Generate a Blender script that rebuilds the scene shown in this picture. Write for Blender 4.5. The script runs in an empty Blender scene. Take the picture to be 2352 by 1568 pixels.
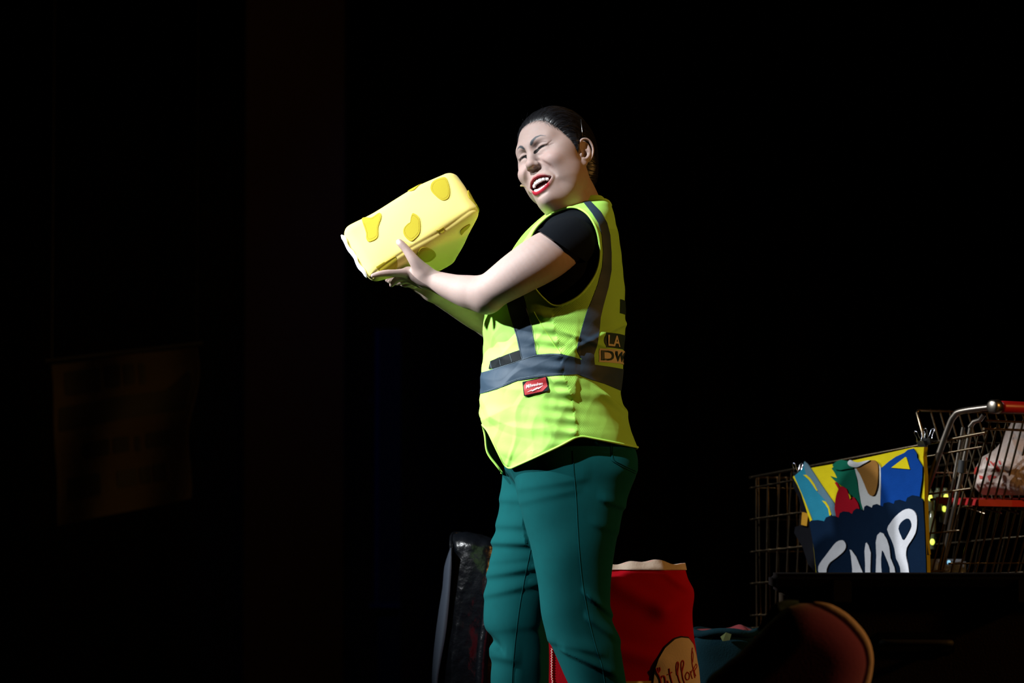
import bpy, bmesh, math, random
import numpy as np
from mathutils import Vector, Matrix, Euler
from mathutils.bvhtree import BVHTree

# ------------------------------------------------------------------ camera, light, exposure
sc = bpy.context.scene
COL = sc.collection
F_PX = 8000.0
CAM = np.array([0.0, -8.0, 0.64])
PITCH = math.atan(466.0 / F_PX)
cam_d = bpy.data.cameras.new('camera')
cam_d.sensor_width = 36.0
cam_d.lens = F_PX / 2352.0 * 36.0
cam_d.clip_end = 200
cam_d.dof.use_dof = True
cam_d.dof.focus_distance = 7.95
cam_d.dof.aperture_fstop = 4.0
cam = bpy.data.objects.new('camera', cam_d)
COL.objects.link(cam)
cam.location = CAM
cam.rotation_euler = (math.pi / 2 + PITCH, 0, 0)
sc.camera = cam

world = bpy.data.worlds.new('dark_theatre')
sc.world = world
world.use_nodes = True
world.node_tree.nodes['Background'].inputs[0].default_value = (1.0, 0.6, 0.3, 1)
world.node_tree.nodes['Background'].inputs[1].default_value = 0.0006

def spot(name, loc, target, power, color, size_deg, blend, radius):
    l = bpy.data.lights.new(name, 'SPOT')
    l.energy = power; l.color = color
    l.spot_size = math.radians(size_deg); l.spot_blend = blend
    l.shadow_soft_size = radius
    o = bpy.data.objects.new(name, l)
    COL.objects.link(o)
    o.location = loc
    d = Vector(target) - Vector(loc)
    o.rotation_euler = d.to_track_quat('-Z', 'Y').to_euler()
    return o

KEY_T = np.array([-0.06, 0.0, 1.30])
SIDE_T = np.array([-0.06, 0.0, 0.84])
def from_dir(t, d, dist): d = np.array(d, float); return t + d / np.linalg.norm(d) * dist
spot('follow_spot', from_dir(KEY_T, (-0.56, -0.48, 0.68), 9.0), KEY_T, 6000, (0.93, 0.97, 1.0), 9.6, 0.9, 0.08)
spot('side_boom_lamp', from_dir(SIDE_T, (-0.90, -0.10, 0.42), 8.0), SIDE_T, 5200, (0.93, 0.98, 1.0), 11.4, 0.9, 0.10)
spot('amber_side_lamp', (5.0, -1.6, 2.3), (0.45, 0.0, 0.80), 280, (1.0, 0.48, 0.11), 54, 0.6, 0.12)
spot('cool_wash_lamp', (0.15, -6.0, 5.2), (0.72, 0.75, 0.62), 52, (0.72, 0.88, 1.0), 7, 1.0, 0.1)
spot('wing_added_fill', (-2.6, 1.6, 4.6), (-1.0, 5.0, 1.2), 20.0, (1.0, 0.5, 0.15), 50, 0.8, 0.1)  # unseen lamp added to lift the wing panel out of black
spot('blue_added_fill', (0.4, 3.0, 3.6), (-0.5, 5.6, 1.2), 13.0, (0.1, 0.2, 1.0), 30, 0.8, 0.1)  # unseen blue lamp added to bring up the door strip

sc.view_settings.view_transform = 'Standard'
sc.view_settings.look = 'None'
sc.view_settings.gamma = 1.0
sc.view_settings.use_curve_mapping = False
sc.view_settings.exposure = 0.0

# ------------------------------------------------------------------ helpers
def P(px, py, Y=0.0):
    """pixel of the 2352x1568 frame at depth plane Y -> world point"""
    cx = (px - 1176.0) / F_PX; cy = (784.0 - py) / F_PX
    c, s = math.cos(PITCH), math.sin(PITCH)
    d = np.array([cx, c - s * cy, s + c * cy])
    return CAM + d * ((Y - CAM[1]) / d[1])

def PX(p):
    """world points (n,3) -> pixels"""
    q = np.asarray(p, float) - CAM
    c, s = math.cos(PITCH), math.sin(PITCH)
    w = q[..., 1] * c + q[..., 2] * s
    v = -q[..., 1] * s + q[..., 2] * c
    return np.stack([1176 + F_PX * q[..., 0] / w, 784 - F_PX * v / w], -1)

def tag(o, label=None, cat=None, group=None, kind=None):
    if label: o['label'] = label
    if cat: o['category'] = cat
    if group: o['group'] = group
    if kind: o['kind'] = kind
    return o

def empty(name, loc=(0, 0, 0), label=None, cat=None, group=None):
    o = bpy.data.objects.new(name, None)
    COL.objects.link(o); o.location = loc
    o.empty_display_size = 0.05
    return tag(o, label, cat, group)

def mesh_obj(name, v, f, mat=None, parent=None, smooth=True, col=None, mats=None, fmat=None):
    me = bpy.data.meshes.new(name)
    v = np.asarray(v, float)
    off = np.zeros(3)
    if parent is not None:
        off = np.array(parent.matrix_basis.translation if parent.parent is None else (parent.parent.matrix_basis @ parent.matrix_basis).translation)
    f = f.tolist() if isinstance(f, np.ndarray) else f
    me.from_pydata((v - off).tolist(), [], f)
    if smooth:
        me.polygons.foreach_set('use_smooth', [True] * len(me.polygons))
        sharp = True
    else: sharp = False
    if col is not None:
        a = me.color_attributes.new('Col', 'FLOAT_COLOR', 'POINT')
        c4 = np.ones((len(v), 4)); c4[:, :3] = col
        a.data.foreach_set('color', c4.ravel())
    if mats:
        for m in mats: me.materials.append(m)
        if fmat is not None: me.polygons.foreach_set('material_index', fmat)
    elif mat: me.materials.append(mat)
    me.update()
    if sharp: me.set_sharp_from_angle(angle=math.radians(72))
    o = bpy.data.objects.new(name, me)
    COL.objects.link(o)
    if parent is not None: o.parent = parent
    return o

# ---- materials
def nodes_of(m):
    m.use_nodes = True
    return m.node_tree.nodes, m.node_tree.links

def mat(name, color, rough=0.8, metal=0.0, bump=None, var=0.0, vscale=20, sheen=0.0, spec=0.5, coat=0.0, sss=0.0, coltex=False, emit=None):
    m = bpy.data.materials.new(name)
    N, L = nodes_of(m)
    b = N['Principled BSDF']
    b.inputs['Base Color'].default_value = (*color, 1)
    b.inputs['Roughness'].default_value = rough
    b.inputs['Metallic'].default_value = metal
    b.inputs['Specular IOR Level'].default_value = spec
    if sheen: b.inputs['Sheen Weight'].default_value = sheen
    if coat: b.inputs['Coat Weight'].default_value = coat
    if sss:
        b.inputs['Subsurface Weight'].default_value = sss
        b.inputs['Subsurface Radius'].default_value = (1.0, 0.35, 0.2)
        b.inputs['Subsurface Scale'].default_value = 0.006
    if emit:
        b.inputs['Emission Color'].default_value = (*emit[0], 1); b.inputs['Emission Strength'].default_value = emit[1]
    tc = N.new('ShaderNodeTexCoord')
    src = None
    if coltex:
        a = N.new('ShaderNodeAttribute'); a.attribute_name = 'Col'
        src = a.outputs['Color']
    if var:
        n = N.new('ShaderNodeTexNoise'); n.inputs['Scale'].default_value = vscale; n.inputs['Detail'].default_value = 4
        L.new(tc.outputs['Object'], n.inputs['Vector'])
        mr = N.new('ShaderNodeMapRange'); mr.inputs[3].default_value = 1 - var; mr.inputs[4].default_value = 1 + var
        L.new(n.outputs['Fac'], mr.inputs[0])
        mx = N.new('ShaderNodeVectorMath'); mx.operation = 'SCALE'
        if src: L.new(src, mx.inputs[0])
        else: mx.inputs[0].default_value = color
        L.new(mr.outputs[0], mx.inputs['Scale'])
        src = mx.outputs[0]
    if src: L.new(src, b.inputs['Base Color'])
    if bump:
        kind, scale, strength, dist = bump
        if kind == 'noise':
            t = N.new('ShaderNodeTexNoise'); t.inputs['Scale'].default_value = scale; t.inputs['Detail'].default_value = 6
            out = t.outputs['Fac']; vec = t.inputs['Vector']
        elif kind == 'weave':
            t = N.new('ShaderNodeTexWave'); t.inputs['Scale'].default_value = scale; t.bands_direction = 'DIAGONAL'
            t.inputs['Distortion'].default_value = 1.0
            out = t.outputs['Fac']; vec = t.inputs['Vector']
        L.new(tc.outputs['Object'], vec)
        bp = N.new('ShaderNodeBump'); bp.inputs['Strength'].default_value = strength; bp.inputs['Distance'].default_value = dist
        L.new(out, bp.inputs['Height']); L.new(bp.outputs[0], b.inputs['Normal'])
    return m

# ---- signed distance fields on a grid + surface nets
def smin(a, b, k):
    if k <= 0: return np.minimum(a, b)
    h = np.maximum(k - np.abs(a - b), 0) / k
    return np.minimum(a, b) - h * h * k * 0.25

def smax(a, b, k): return -smin(-a, -b, k)

def d_ellip(c, r, R=None):
    c = np.asarray(c, float); r = np.asarray(r, float)
    def fn(X, Y, Z):
        x, y, z = X - c[0], Y - c[1], Z - c[2]
        if R is not None:
            x, y, z = (R[0, 0] * x + R[1, 0] * y + R[2, 0] * z, R[0, 1] * x + R[1, 1] * y + R[2, 1] * z, R[0, 2] * x + R[1, 2] * y + R[2, 2] * z)
        k0 = np.sqrt((x / r[0]) ** 2 + (y / r[1]) ** 2 + (z / r[2]) ** 2)
        k1 = np.sqrt((x / r[0] ** 2) ** 2 + (y / r[1] ** 2) ** 2 + (z / r[2] ** 2) ** 2)
        return k0 * (k0 - 1) / np.maximum(k1, 1e-6)
    m = r.max()
    return fn, c - m, c + m

def d_cone(a, b, ra, rb):
    a = np.asarray(a, float); b = np.asarray(b, float); ba = b - a; l2 = max((ba ** 2).sum(), 1e-12)
    def fn(X, Y, Z):
        x, y, z = X - a[0], Y - a[1], Z - a[2]
        t = np.clip((x * ba[0] + y * ba[1] + z * ba[2]) / l2, 0, 1)
        return np.sqrt((x - t * ba[0]) ** 2 + (y - t * ba[1]) ** 2 + (z - t * ba[2]) ** 2) - (ra + (rb - ra) * t)
    m = max(ra, rb)
    return fn, np.minimum(a, b) - m, np.maximum(a, b) + m

def d_loft(rows, n=2.0, axis=2):
    """rows: (z, cx, cy, rx, ry) stacked super-ellipses along z"""
    rows = np.array(sorted(rows), float)
    zs = rows[:, 0]
    zf = np.linspace(zs[0], zs[-1], 400)
    tab = [catmull(zs, rows[:, i], zf) for i in range(1, 5)]
    def fn(X, Y, Z):
        z = np.clip(Z, zs[0], zs[-1])
        cx, cy, rx, ry = [np.interp(z.ravel(), zf, t).reshape(z.shape) for t in tab]
        u = np.abs((X - cx) / rx); w = np.abs((Y - cy) / ry)
        k = (u ** n + w ** n) ** (1.0 / n)
        g = np.sqrt((X - cx) ** 2 + (Y - cy) ** 2) / np.maximum(k, 1e-6)
        d = (k - 1) * np.clip(g, np.minimum(rx, ry), np.maximum(rx, ry))
        dz = np.abs(Z - z)
        return np.where(dz > 0, np.sqrt(np.maximum(d, 0) ** 2 + dz ** 2) + np.minimum(d, 0) * 0, d)
    mx = np.abs(rows[:, 1]).max() + rows[:, 3].max(); 
    lo = np.array([(rows[:, 1] - rows[:, 3]).min(), (rows[:, 2] - rows[:, 4]).min(), zs[0]])
    hi = np.array([(rows[:, 1] + rows[:, 3]).max(), (rows[:, 2] + rows[:, 4]).max(), zs[-1]])
    return fn, lo, hi

def catmull(x, y, xq):
    """monotone-ish smooth interpolation (pchip style)"""
    x = np.asarray(x, float); y = np.asarray(y, float)
    h = np.diff(x); d = np.diff(y) / h
    m = np.zeros_like(y)
    m[0], m[-1] = d[0], d[-1]
    m[1:-1] = (d[:-1] * h[1:] + d[1:] * h[:-1]) / (h[:-1] + h[1:])
    i = np.clip(np.searchsorted(x, xq) - 1, 0, len(h) - 1)
    t = (xq - x[i]) / h[i]
    return (2*t**3-3*t**2+1)*y[i] + (t**3-2*t**2+t)*h[i]*m[i] + (-2*t**3+3*t**2)*y[i+1] + (t**3-t**2)*h[i]*m[i+1]

class Field:
    def __init__(s, lo, hi, h):
        s.h = h; s.lo = np.asarray(lo, float)
        s.ax = [np.arange(lo[i], hi[i] + h, h).astype(np.float32) for i in range(3)]
        s.f = np.full([len(a) for a in s.ax], 0.5, np.float32)
    def _sl(s, lo, hi, pad):
        out = []
        for i in range(3):
            a = int(np.clip(math.floor((lo[i] - pad - s.lo[i]) / s.h), 0, len(s.ax[i])))
            b = int(np.clip(math.ceil((hi[i] + pad - s.lo[i]) / s.h) + 1, 0, len(s.ax[i])))
            out.append(slice(a, b))
        return tuple(out)
    def _ev(s, prim, pad):
        fn, lo, hi = prim
        sl = s._sl(lo, hi, pad)
        X = s.ax[0][sl[0]][:, None, None]; Y = s.ax[1][sl[1]][None, :, None]; Z = s.ax[2][sl[2]][None, None, :]
        X, Y, Z = np.broadcast_arrays(X, Y, Z)
        return sl, (fn(X, Y, Z).astype(np.float32) if X.size else None)
    def add(s, prim, k=0.0, pad=0.0):
        sl, d = s._ev(prim, k + pad + 3 * s.h)
        if d is not None: s.f[sl] = smin(s.f[sl], d, k)
        return s
    def sub(s, prim, k=0.0):
        sl, d = s._ev(prim, k + 3 * s.h)
        if d is not None: s.f[sl] = smax(s.f[sl], -d, k)
        return s
    def chain(s, pts, rad, k=0.0, sub=False):
        pr = [d_cone(pts[i], pts[i + 1], rad[i], rad[i + 1]) for i in range(len(pts) - 1)]
        def fn(X, Y, Z):
            d = pr[0][0](X, Y, Z)
            for q in pr[1:]: d = np.minimum(d, q[0](X, Y, Z))
            return d
        lo = np.min([q[1] for q in pr], 0); hi = np.max([q[2] for q in pr], 0)
        return (s.sub if sub else s.add)((fn, lo, hi), k)
    def bump_fn(s, lo, hi, fn):
        sl, d = s._ev((fn, np.asarray(lo), np.asarray(hi)), 0)
        if d is not None: s.f[sl] -= d
        return s
    def ray_y(s, x, z):
        """largest y on the surface at (x, z)"""
        i = int(round((x - s.lo[0]) / s.h)); k = int(round((z - s.lo[2]) / s.h))
        col = s.f[i, :, k]; idx = np.where(col < 0)[0]
        if not len(idx): return None
        j = idx[-1]
        a, b = col[j], col[min(j + 1, len(col) - 1)]
        return float(s.ax[1][j] + s.h * a / (a - b)) if b > a else float(s.ax[1][j])
    def mesh(s):
        return surface_nets(s.f, s.lo, s.h)

def surface_nets(F, lo, h):
    S = F < 0
    c = [S[i:S.shape[0]-1+i, j:S.shape[1]-1+j, k:S.shape[2]-1+k] for i in (0,1) for j in (0,1) for k in (0,1)]
    anyv = c[0].copy(); allv = c[0].copy()
    for q in c[1:]: anyv |= q; allv &= q
    act = np.argwhere(anyv & ~allv)
    idx = np.full(anyv.shape, -1, np.int32)
    idx[act[:, 0], act[:, 1], act[:, 2]] = np.arange(len(act))
    g = lambda o: F[act[:, 0] + o[0], act[:, 1] + o[1], act[:, 2] + o[2]].astype(np.float64)
    cor = {(i, j, k): g((i, j, k)) for i in (0,1) for j in (0,1) for k in (0,1)}
    acc = np.zeros((len(act), 3)); cnt = np.zeros(len(act))
    for a in range(3):
        for u in (0, 1):
            for w in (0, 1):
                o0 = [0, 0, 0]; o0[(a + 1) % 3] = u; o0[(a + 2) % 3] = w
                o1 = list(o0); o1[a] = 1
                f0, f1 = cor[tuple(o0)], cor[tuple(o1)]
                m = (f0 < 0) != (f1 < 0)
                t = f0[m] / (f0[m] - f1[m])
                p = np.tile(np.array(o0, float), (m.sum(), 1)); p[:, a] += t
                acc[m] += p; cnt[m] += 1
    V = (act + acc / cnt[:, None]) * h + lo
    quads = []
    for a in range(3):
        b, d = (a + 1) % 3, (a + 2) % 3
        sl0 = [slice(None)] * 3; sl1 = [slice(None)] * 3
        sl0[a] = slice(0, -1); sl1[a] = slice(1, None)
        for q in (b, d): sl0[q] = slice(1, -1); sl1[q] = slice(1, -1)
        s0 = S[tuple(sl0)]; s1 = S[tuple(sl1)]
        e = np.argwhere(s0 != s1)
        ins = s0[e[:, 0], e[:, 1], e[:, 2]]
        e = e.copy(); e[:, b] += 1; e[:, d] += 1
        def cell(ob, od):
            q = e.copy(); q[:, b] += ob; q[:, d] += od
            return idx[q[:, 0], q[:, 1], q[:, 2]]
        Q = np.stack([cell(-1, -1), cell(0, -1), cell(0, 0), cell(-1, 0)], 1)
        Q[~ins] = Q[~ins][:, ::-1]
        quads.append(Q)
    Q = np.concatenate(quads)
    Q = Q[(Q >= 0).all(1)]
    return V, Q

def vnormals(V, Fc):
    Fc = np.asarray(Fc)
    n = np.zeros_like(V)
    if Fc.shape[1] == 4: fn = np.cross(V[Fc[:, 2]] - V[Fc[:, 0]], V[Fc[:, 3]] - V[Fc[:, 1]])
    else: fn = np.cross(V[Fc[:, 1]] - V[Fc[:, 0]], V[Fc[:, 2]] - V[Fc[:, 0]])
    for i in range(Fc.shape[1]): np.add.at(n, Fc[:, i], fn)
    return n / np.maximum(np.linalg.norm(n, axis=1, keepdims=True), 1e-12)

def smooth_mesh(V, Q, it=2, lam=0.5):
    E = np.concatenate([Q[:, [i, (i + 1) % Q.shape[1]]] for i in range(Q.shape[1])])
    for _ in range(it):
        a = np.zeros_like(V); c = np.zeros(len(V))
        np.add.at(a, E[:, 0], V[E[:, 1]]); np.add.at(c, E[:, 0], 1)
        np.add.at(a, E[:, 1], V[E[:, 0]]); np.add.at(c, E[:, 1], 1)
        V = V + lam * (a / np.maximum(c, 1)[:, None] - V)
    return V

def tris_of(Q):
    Q = np.asarray(Q)
    if Q.shape[1] == 3: return Q
    return np.concatenate([Q[:, [0, 1, 2]], Q[:, [0, 2, 3]]])

def clip(V, T, m, attrs=()):
    """keep the part of a triangle mesh where the per-vertex value m > 0 (cut exactly along m = 0)"""
    T = tris_of(T)
    m = np.where(np.abs(m) < 1e-9, 1e-9, m)
    k = (m[T] > 0)
    n = k.sum(1)
    out = [T[n == 3]]
    edge_id = {}; newp = []; base = len(V)
    def cut(a, b):
        key = (a, b) if a < b else (b, a)
        if key not in edge_id:
            t = m[a] / (m[a] - m[b]); edge_id[key] = base + len(newp)
            newp.append((a, b, t))
        return edge_id[key]
    add = []
    for tri in T[n == 1]:
        i = int(np.argmax(m[tri] > 0)); a, b, c = tri[i], tri[(i + 1) % 3], tri[(i + 2) % 3]
        add.append((a, cut(a, b), cut(a, c)))
    for tri in T[n == 2]:
        i = int(np.argmax(m[tri] <= 0)); a, b, c = tri[i], tri[(i + 1) % 3], tri[(i + 2) % 3]
        ab, ac = cut(a, b), cut(a, c)
        add.append((ab, b, c)); add.append((ab, c, ac))
    if add: out.append(np.array(add))
    T2 = np.concatenate(out)
    arrs = [V] + list(attrs)
    if newp:
        A = np.array([p[0] for p in newp]); B = np.array([p[1] for p in newp]); t = np.array([p[2] for p in newp])
        arrs = [np.concatenate([x, x[A] + (x[B] - x[A]) * (t[:, None] if x.ndim > 1 else t)]) for x in arrs]
    used = np.unique(T2); rem = np.full(len(arrs[0]), -1); rem[used] = np.arange(len(used))
    res = [x[used] for x in arrs]
    return (res[0], rem[T2], *res[1:]) if len(attrs) else (res[0], rem[T2])

def poly_sd(P2, poly):
    """signed distance, positive inside"""
    P2 = np.asarray(P2, float); poly = np.asarray(poly, float)
    d = np.full(len(P2), 1e9); ins = np.zeros(len(P2), bool)
    for i in range(len(poly)):
        a, b = poly[i], poly[(i + 1) % len(poly)]
        ab = b - a; ap = P2 - a
        t = np.clip((ap @ ab) / max(ab @ ab, 1e-12), 0, 1)
        d = np.minimum(d, np.hypot(*(ap - t[:, None] * ab).T))
        c = ((a[1] > P2[:, 1]) != (b[1] > P2[:, 1]))
        with np.errstate(divide='ignore', invalid='ignore'):
            xi = (b[0] - a[0]) * (P2[:, 1] - a[1]) / (b[1] - a[1]) + a[0]
        ins ^= c & (P2[:, 0] < xi)
    return np.where(ins, d, -d)

def smooth_poly(pts, n=6, closed=True):
    pts = np.asarray(pts, float); N = len(pts); out = []
    rng = N if closed else N - 1
    for i in range(rng):
        g = lambda j: pts[j % N] if closed else pts[min(max(j, 0), N - 1)]
        p0, p1, p2, p3 = g(i - 1), g(i), g(i + 1), g(i + 2)
        for t in np.arange(n) / n:
            out.append(0.5 * (2*p1 + (p2-p0)*t + (2*p0-5*p1+4*p2-p3)*t*t + (3*p1-p0-3*p2+p3)*t**3))
    if not closed: out.append(pts[-1])
    return np.array(out)

def shell(V, T, th):
    """thicken an open triangle surface inward by th"""
    n = vnormals(V, T)
    T = tris_of(T); N = len(V)
    E = {}
    for a, b, c in T.tolist():
        for e in ((a, b), (b, c), (c, a)): E[e] = 1
    rim = [(a, b) for (a, b) in E if (b, a) not in E]
    V2 = np.concatenate([V, V - n * th])
    F = T.tolist() + (T[:, ::-1] + N).tolist() + [[b, a, a + N, b + N] for a, b in rim]
    return V2, F

def tube_mesh(pts, rad, n=8, closed=False, caps=True):
    pts = np.asarray(pts, float); M = len(pts)
    rad = np.full(M, rad) if np.isscalar(rad) else np.asarray(rad, float)
    tg = np.zeros_like(pts)
    if closed: tg = np.roll(pts, -1, 0) - np.roll(pts, 1, 0)
    else:
        tg[1:-1] = pts[2:] - pts[:-2]; tg[0] = pts[1] - pts[0]; tg[-1] = pts[-1] - pts[-2]
    tg /= np.maximum(np.linalg.norm(tg, axis=1, keepdims=True), 1e-12)
    up = np.array([0, 0, 1.0]) if abs(tg[0][2]) < 0.9 else np.array([1.0, 0, 0])
    nrm = np.cross(tg[0], up); nrm /= np.linalg.norm(nrm)
    V = []; a = np.arange(n) / n * 2 * math.pi
    for i in range(M):
        nrm = nrm - tg[i] * (nrm @ tg[i]); nrm /= max(np.linalg.norm(nrm), 1e-9)
        bn = np.cross(tg[i], nrm)
        V.append(pts[i] + rad[i] * (np.cos(a)[:, None] * nrm + np.sin(a)[:, None] * bn))
    V = np.concatenate(V); F = []
    for i in range(M if closed else M - 1):
        j = (i + 1) % M
        for q in range(n):
            F.append([i*n+q, i*n+(q+1) % n, j*n+(q+1) % n, j*n+q])
    if caps and not closed:
        F.append(list(range(n))[::-1]); F.append([(M-1)*n+q for q in range(n)])
    return V, F

def merge(parts):
    V = []; F = []; o = 0
    for v, f in parts:
        V.append(np.asarray(v, float))
        f = f.tolist() if isinstance(f, np.ndarray) else f
        F += [[i + o for i in q] for q in f]; o += len(v)
    return np.concatenate(V), F

def vnoise(p, scale, seed=0):
    """smooth pseudo-noise in -1..1 from summed sines"""
    r = np.random.RandomState(seed); o = np.zeros(len(p))
    for i in range(7):
        k = r.normal(size=3); k /= np.linalg.norm(k)
        o += np.sin((p @ k) * scale * (0.6 + 0.9 * r.rand()) + r.rand() * 6.28)
    return o / 4.5

def text_mesh(body, size=1.0, shear=0.0, bold=0.0):
    cu = bpy.data.curves.new('lettering', 'FONT')
    cu.body = body; cu.size = size; cu.shear = shear; cu.offset = bold; cu.resolution_u = 3
    o = bpy.data.objects.new('lettering', cu); COL.objects.link(o)
    dg = bpy.context.evaluated_depsgraph_get()
    me = o.evaluated_get(dg).to_mesh()
    bm = bmesh.new(); bm.from_mesh(me)
    bmesh.ops.triangulate(bm, faces=bm.faces)
    v = np.array([q.co[:] for q in bm.verts]); f = np.array([[q.index for q in t.verts] for t in bm.faces])
    bm.free(); o.evaluated_get(dg).to_mesh_clear()
    bpy.data.objects.remove(o); bpy.data.curves.remove(cu)
    return v, f

# ------------------------------------------------------------------ the performer: head
def head_matrix():
    yaw, pit, rol = [math.radians(a) for a in HEAD_ROT]
    B = np.array([[0, -1, 0], [-1, 0, 0], [0, 0, 1.0]])
    cy, sy = math.cos(yaw), math.sin(yaw); Zr = np.array([[cy, -sy, 0], [sy, cy, 0], [0, 0, 1]])
    cp, sp = math.cos(pit), math.sin(pit); Xr = np.array([[1, 0, 0], [0, cp, -sp], [0, sp, cp]])
    cr, sr = math.cos(rol), math.sin(rol); Yr = np.array([[cr, 0, sr], [0, 1, 0], [-sr, 0, cr]])
    return Zr @ B @ Xr @ Yr
HEAD_ROT = (49.0, 7.2, -21.4)
HEAD_M = head_matrix()
HEAD_O = P(1275, 371, -0.03)
def to_world(v): return np.asarray(v) @ HEAD_M.T + HEAD_O
def to_head(p): return (np.asarray(p) - HEAD_O) @ HEAD_M

def mouth_up(x): return -0.0620 - 0.0095 * np.abs(x / 0.033) ** 2.4
def mouth_lo(x): return -0.0940 + 0.0225 * np.abs(x / 0.033) ** 2.2

def build_head():
    h = 0.00125
    F = Field((-0.098, -0.125, -0.205), (0.098, 0.132, 0.130), h)
    A = F.add
    A(d_ellip((0, -0.022, 0.040), (0.073, 0.090, 0.080)), 0, 0.03)                       # cranium
    A(d_ellip((0, 0.026, 0.042), (0.055, 0.058, 0.056)), 0.03)                  # forehead
    A(d_ellip((0, 0.028, -0.018), (0.063, 0.054, 0.062)), 0.03)                 # mid face
    A(d_ellip((0.001, 0.022, -0.064), (0.047, 0.050, 0.036)), 0.028)                 # jaw
    A(d_ellip((0.003, 0.057, -0.110), (0.024, 0.027, 0.022)), 0.026)                # chin
    for s in (-1, 1):
        A(d_ellip((s*0.0375, 0.0600, -0.0285), (0.0255, 0.0250, 0.0225)), 0.014)      # cheek raised by the laugh
        A(d_ellip((s*0.041, 0.028, -0.058), (0.017, 0.030, 0.028)), 0.03)      # lower cheek
        A(d_ellip((s*0.048, 0.002, -0.042), (0.017, 0.030, 0.044)), 0.035)     # back of the jaw
        A(d_ellip((s*0.053, 0.032, 0.000), (0.012, 0.022, 0.016)), 0.03)        # cheekbone
        A(d_cone((s*0.012, 0.079, 0.022), (s*0.040, 0.064, 0.029), 0.010, 0.009), 0.024)  # brow
    A(d_ellip((0.001, 0.060, -0.074), (0.030, 0.028, 0.030)), 0.018)                 # mouth mound
    # nose
    F.chain([(0, 0.079, 0.016), (0, 0.0865, -0.006), (0, 0.0950, -0.0265)], [0.0085, 0.0092, 0.0092], 0.015)
    A(d_ellip((0, 0.0965, -0.0310), (0.0105, 0.0088, 0.0080)), 0.010)
    for s in (-1, 1):
        A(d_ellip((s*0.0122, 0.0860, -0.0335), (0.0066, 0.0098, 0.0066)), 0.006)
    # eye hollows and lids
    for s in (-1, 1):
        F.sub(d_ellip((s*0.0285, 0.091, 0.0085), (0.0165, 0.014, 0.0085)), 0.012)
        A(d_ellip((s*0.0290, 0.0680, 0.0115), (0.0165, 0.0125, 0.0080)), 0.007)   # upper lid
        A(d_ellip((s*0.0270, 0.0690, -0.0020), (0.0140, 0.0110, 0.0060)), 0.007)  # lower lid pouch
    for s in (-1, 1):
        F.sub(d_ellip((s*0.0076, 0.0900, -0.0405), (0.0042, 0.0074, 0.0046)), 0.002)  # nostrils
    # smile creases
    for s in (-1, 1):
        pts = []
        for x, z in ((0.0165, -0.0240), (0.0240, -0.0340), (0.0320, -0.0460), (0.0385, -0.0585), (0.0410, -0.0690)):
            y = F.ray_y(s*x, z) or 0.06
            pts.append((s*x, y + 0.0008, z))
        F.chain(smooth_poly(pts, 3, closed=False), np.interp(np.linspace(0, 1, 13), [0, .3, .6, 1], [0.0006, 0.0040, 0.0050, 0.0010]), 0.008, sub=True)
        for x0, z0, x1, z1 in ((0.0430, 0.0065, 0.0530, 0.0130), (0.0440, 0.0035, 0.0540, 0.0050)):      # crow's feet
            F.chain([(s*x0, (F.ray_y(s*x0, z0) or .06) + .0006, z0), (s*x1, (F.ray_y(s*x1, z1) or .05) + .0006, z1)], [0.0009, 0.0005], 0.002, sub=True)
        F.chain([(s*x, (F.ray_y(s*x, z) or .06) + .0008, z) for x, z in ((0.015, -0.008), (0.021, -0.0125), (0.030, -0.013))], [0.0006, 0.0012, 0.0005], 0.004, sub=True)
    # crease under lip
    F.chain([(x, (F.ray_y(x, -0.1060) or .08) + 0.003, -0.1060 + 8.0 * x * x) for x in (-0.016, 0, 0.016)], [0.002, 0.004, 0.002], 0.005, sub=True)
    # lips
    xs = np.linspace(-0.0335, 0.0335, 17)
    up = []; lo = []
    for x in xs:
        zu = mouth_up(x) + 0.0024 - (0.0010 if abs(x) < 0.003 else 0); zl = mouth_lo(x) - 0.0024
        up.append((x, (F.ray_y(x, zu) or .08) - 0.0022, zu)); lo.append((x, (F.ray_y(x, zl) or .08) - 0.0022, zl))
    e = 1 - np.abs(xs / 0.0335) ** 2.5
    ru = 0.0013 + 0.0022 * e; rl = 0.0013 + 0.0042 * e
    F.chain(up, ru, 0.006); F.chain(lo, rl, 0.006)
    # open mouth
    def cav(X, Y, Z):
        ax = np.minimum(np.abs(X), 0.04)
        d = np.maximum(np.maximum(Z - mouth_up(ax), mouth_lo(ax) - Z) * 0.85, np.abs(X) - 0.033)
        return smax(d, 0.036 + np.abs(X) * 0.30 - Y, 0.004)
    F.sub((cav, np.array([-0.036, 0.03, -0.102]), np.array([0.036, 0.13, -0.060])), 0.0022)
    # squeezed eyelids: slit
    slits = {}
    for s in (-1, 1):
        pts = []
        for x, z in ((0.0125, -0.0045), (0.0150, 0.0005), (0.0205, 0.0046), (0.0280, 0.0060), (0.0365, 0.0054), (0.0450, 0.0048)):
            y = F.ray_y(s*x, z) or 0.07
            pts.append((s*x, y + 0.0002, z))
        slits[s] = pts
        F.chain(pts, [0.0010, 0.0020, 0.0022, 0.0018, 0.0013, 0.0006], 0.0025, sub=True)
        pts2 = [(s*x, (F.ray_y(s*x, z) or .07) + .0006, z) for x, z in ((0.016, 0.0095), (0.024, 0.0140), (0.033, 0.0145), (0.043, 0.0115))]
        F.chain(pts2, [0.0006, 0.0009, 0.0009, 0.0005], 0.003, sub=True)
    global SCALP
    SCALP = (F.f.copy(), F)
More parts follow.
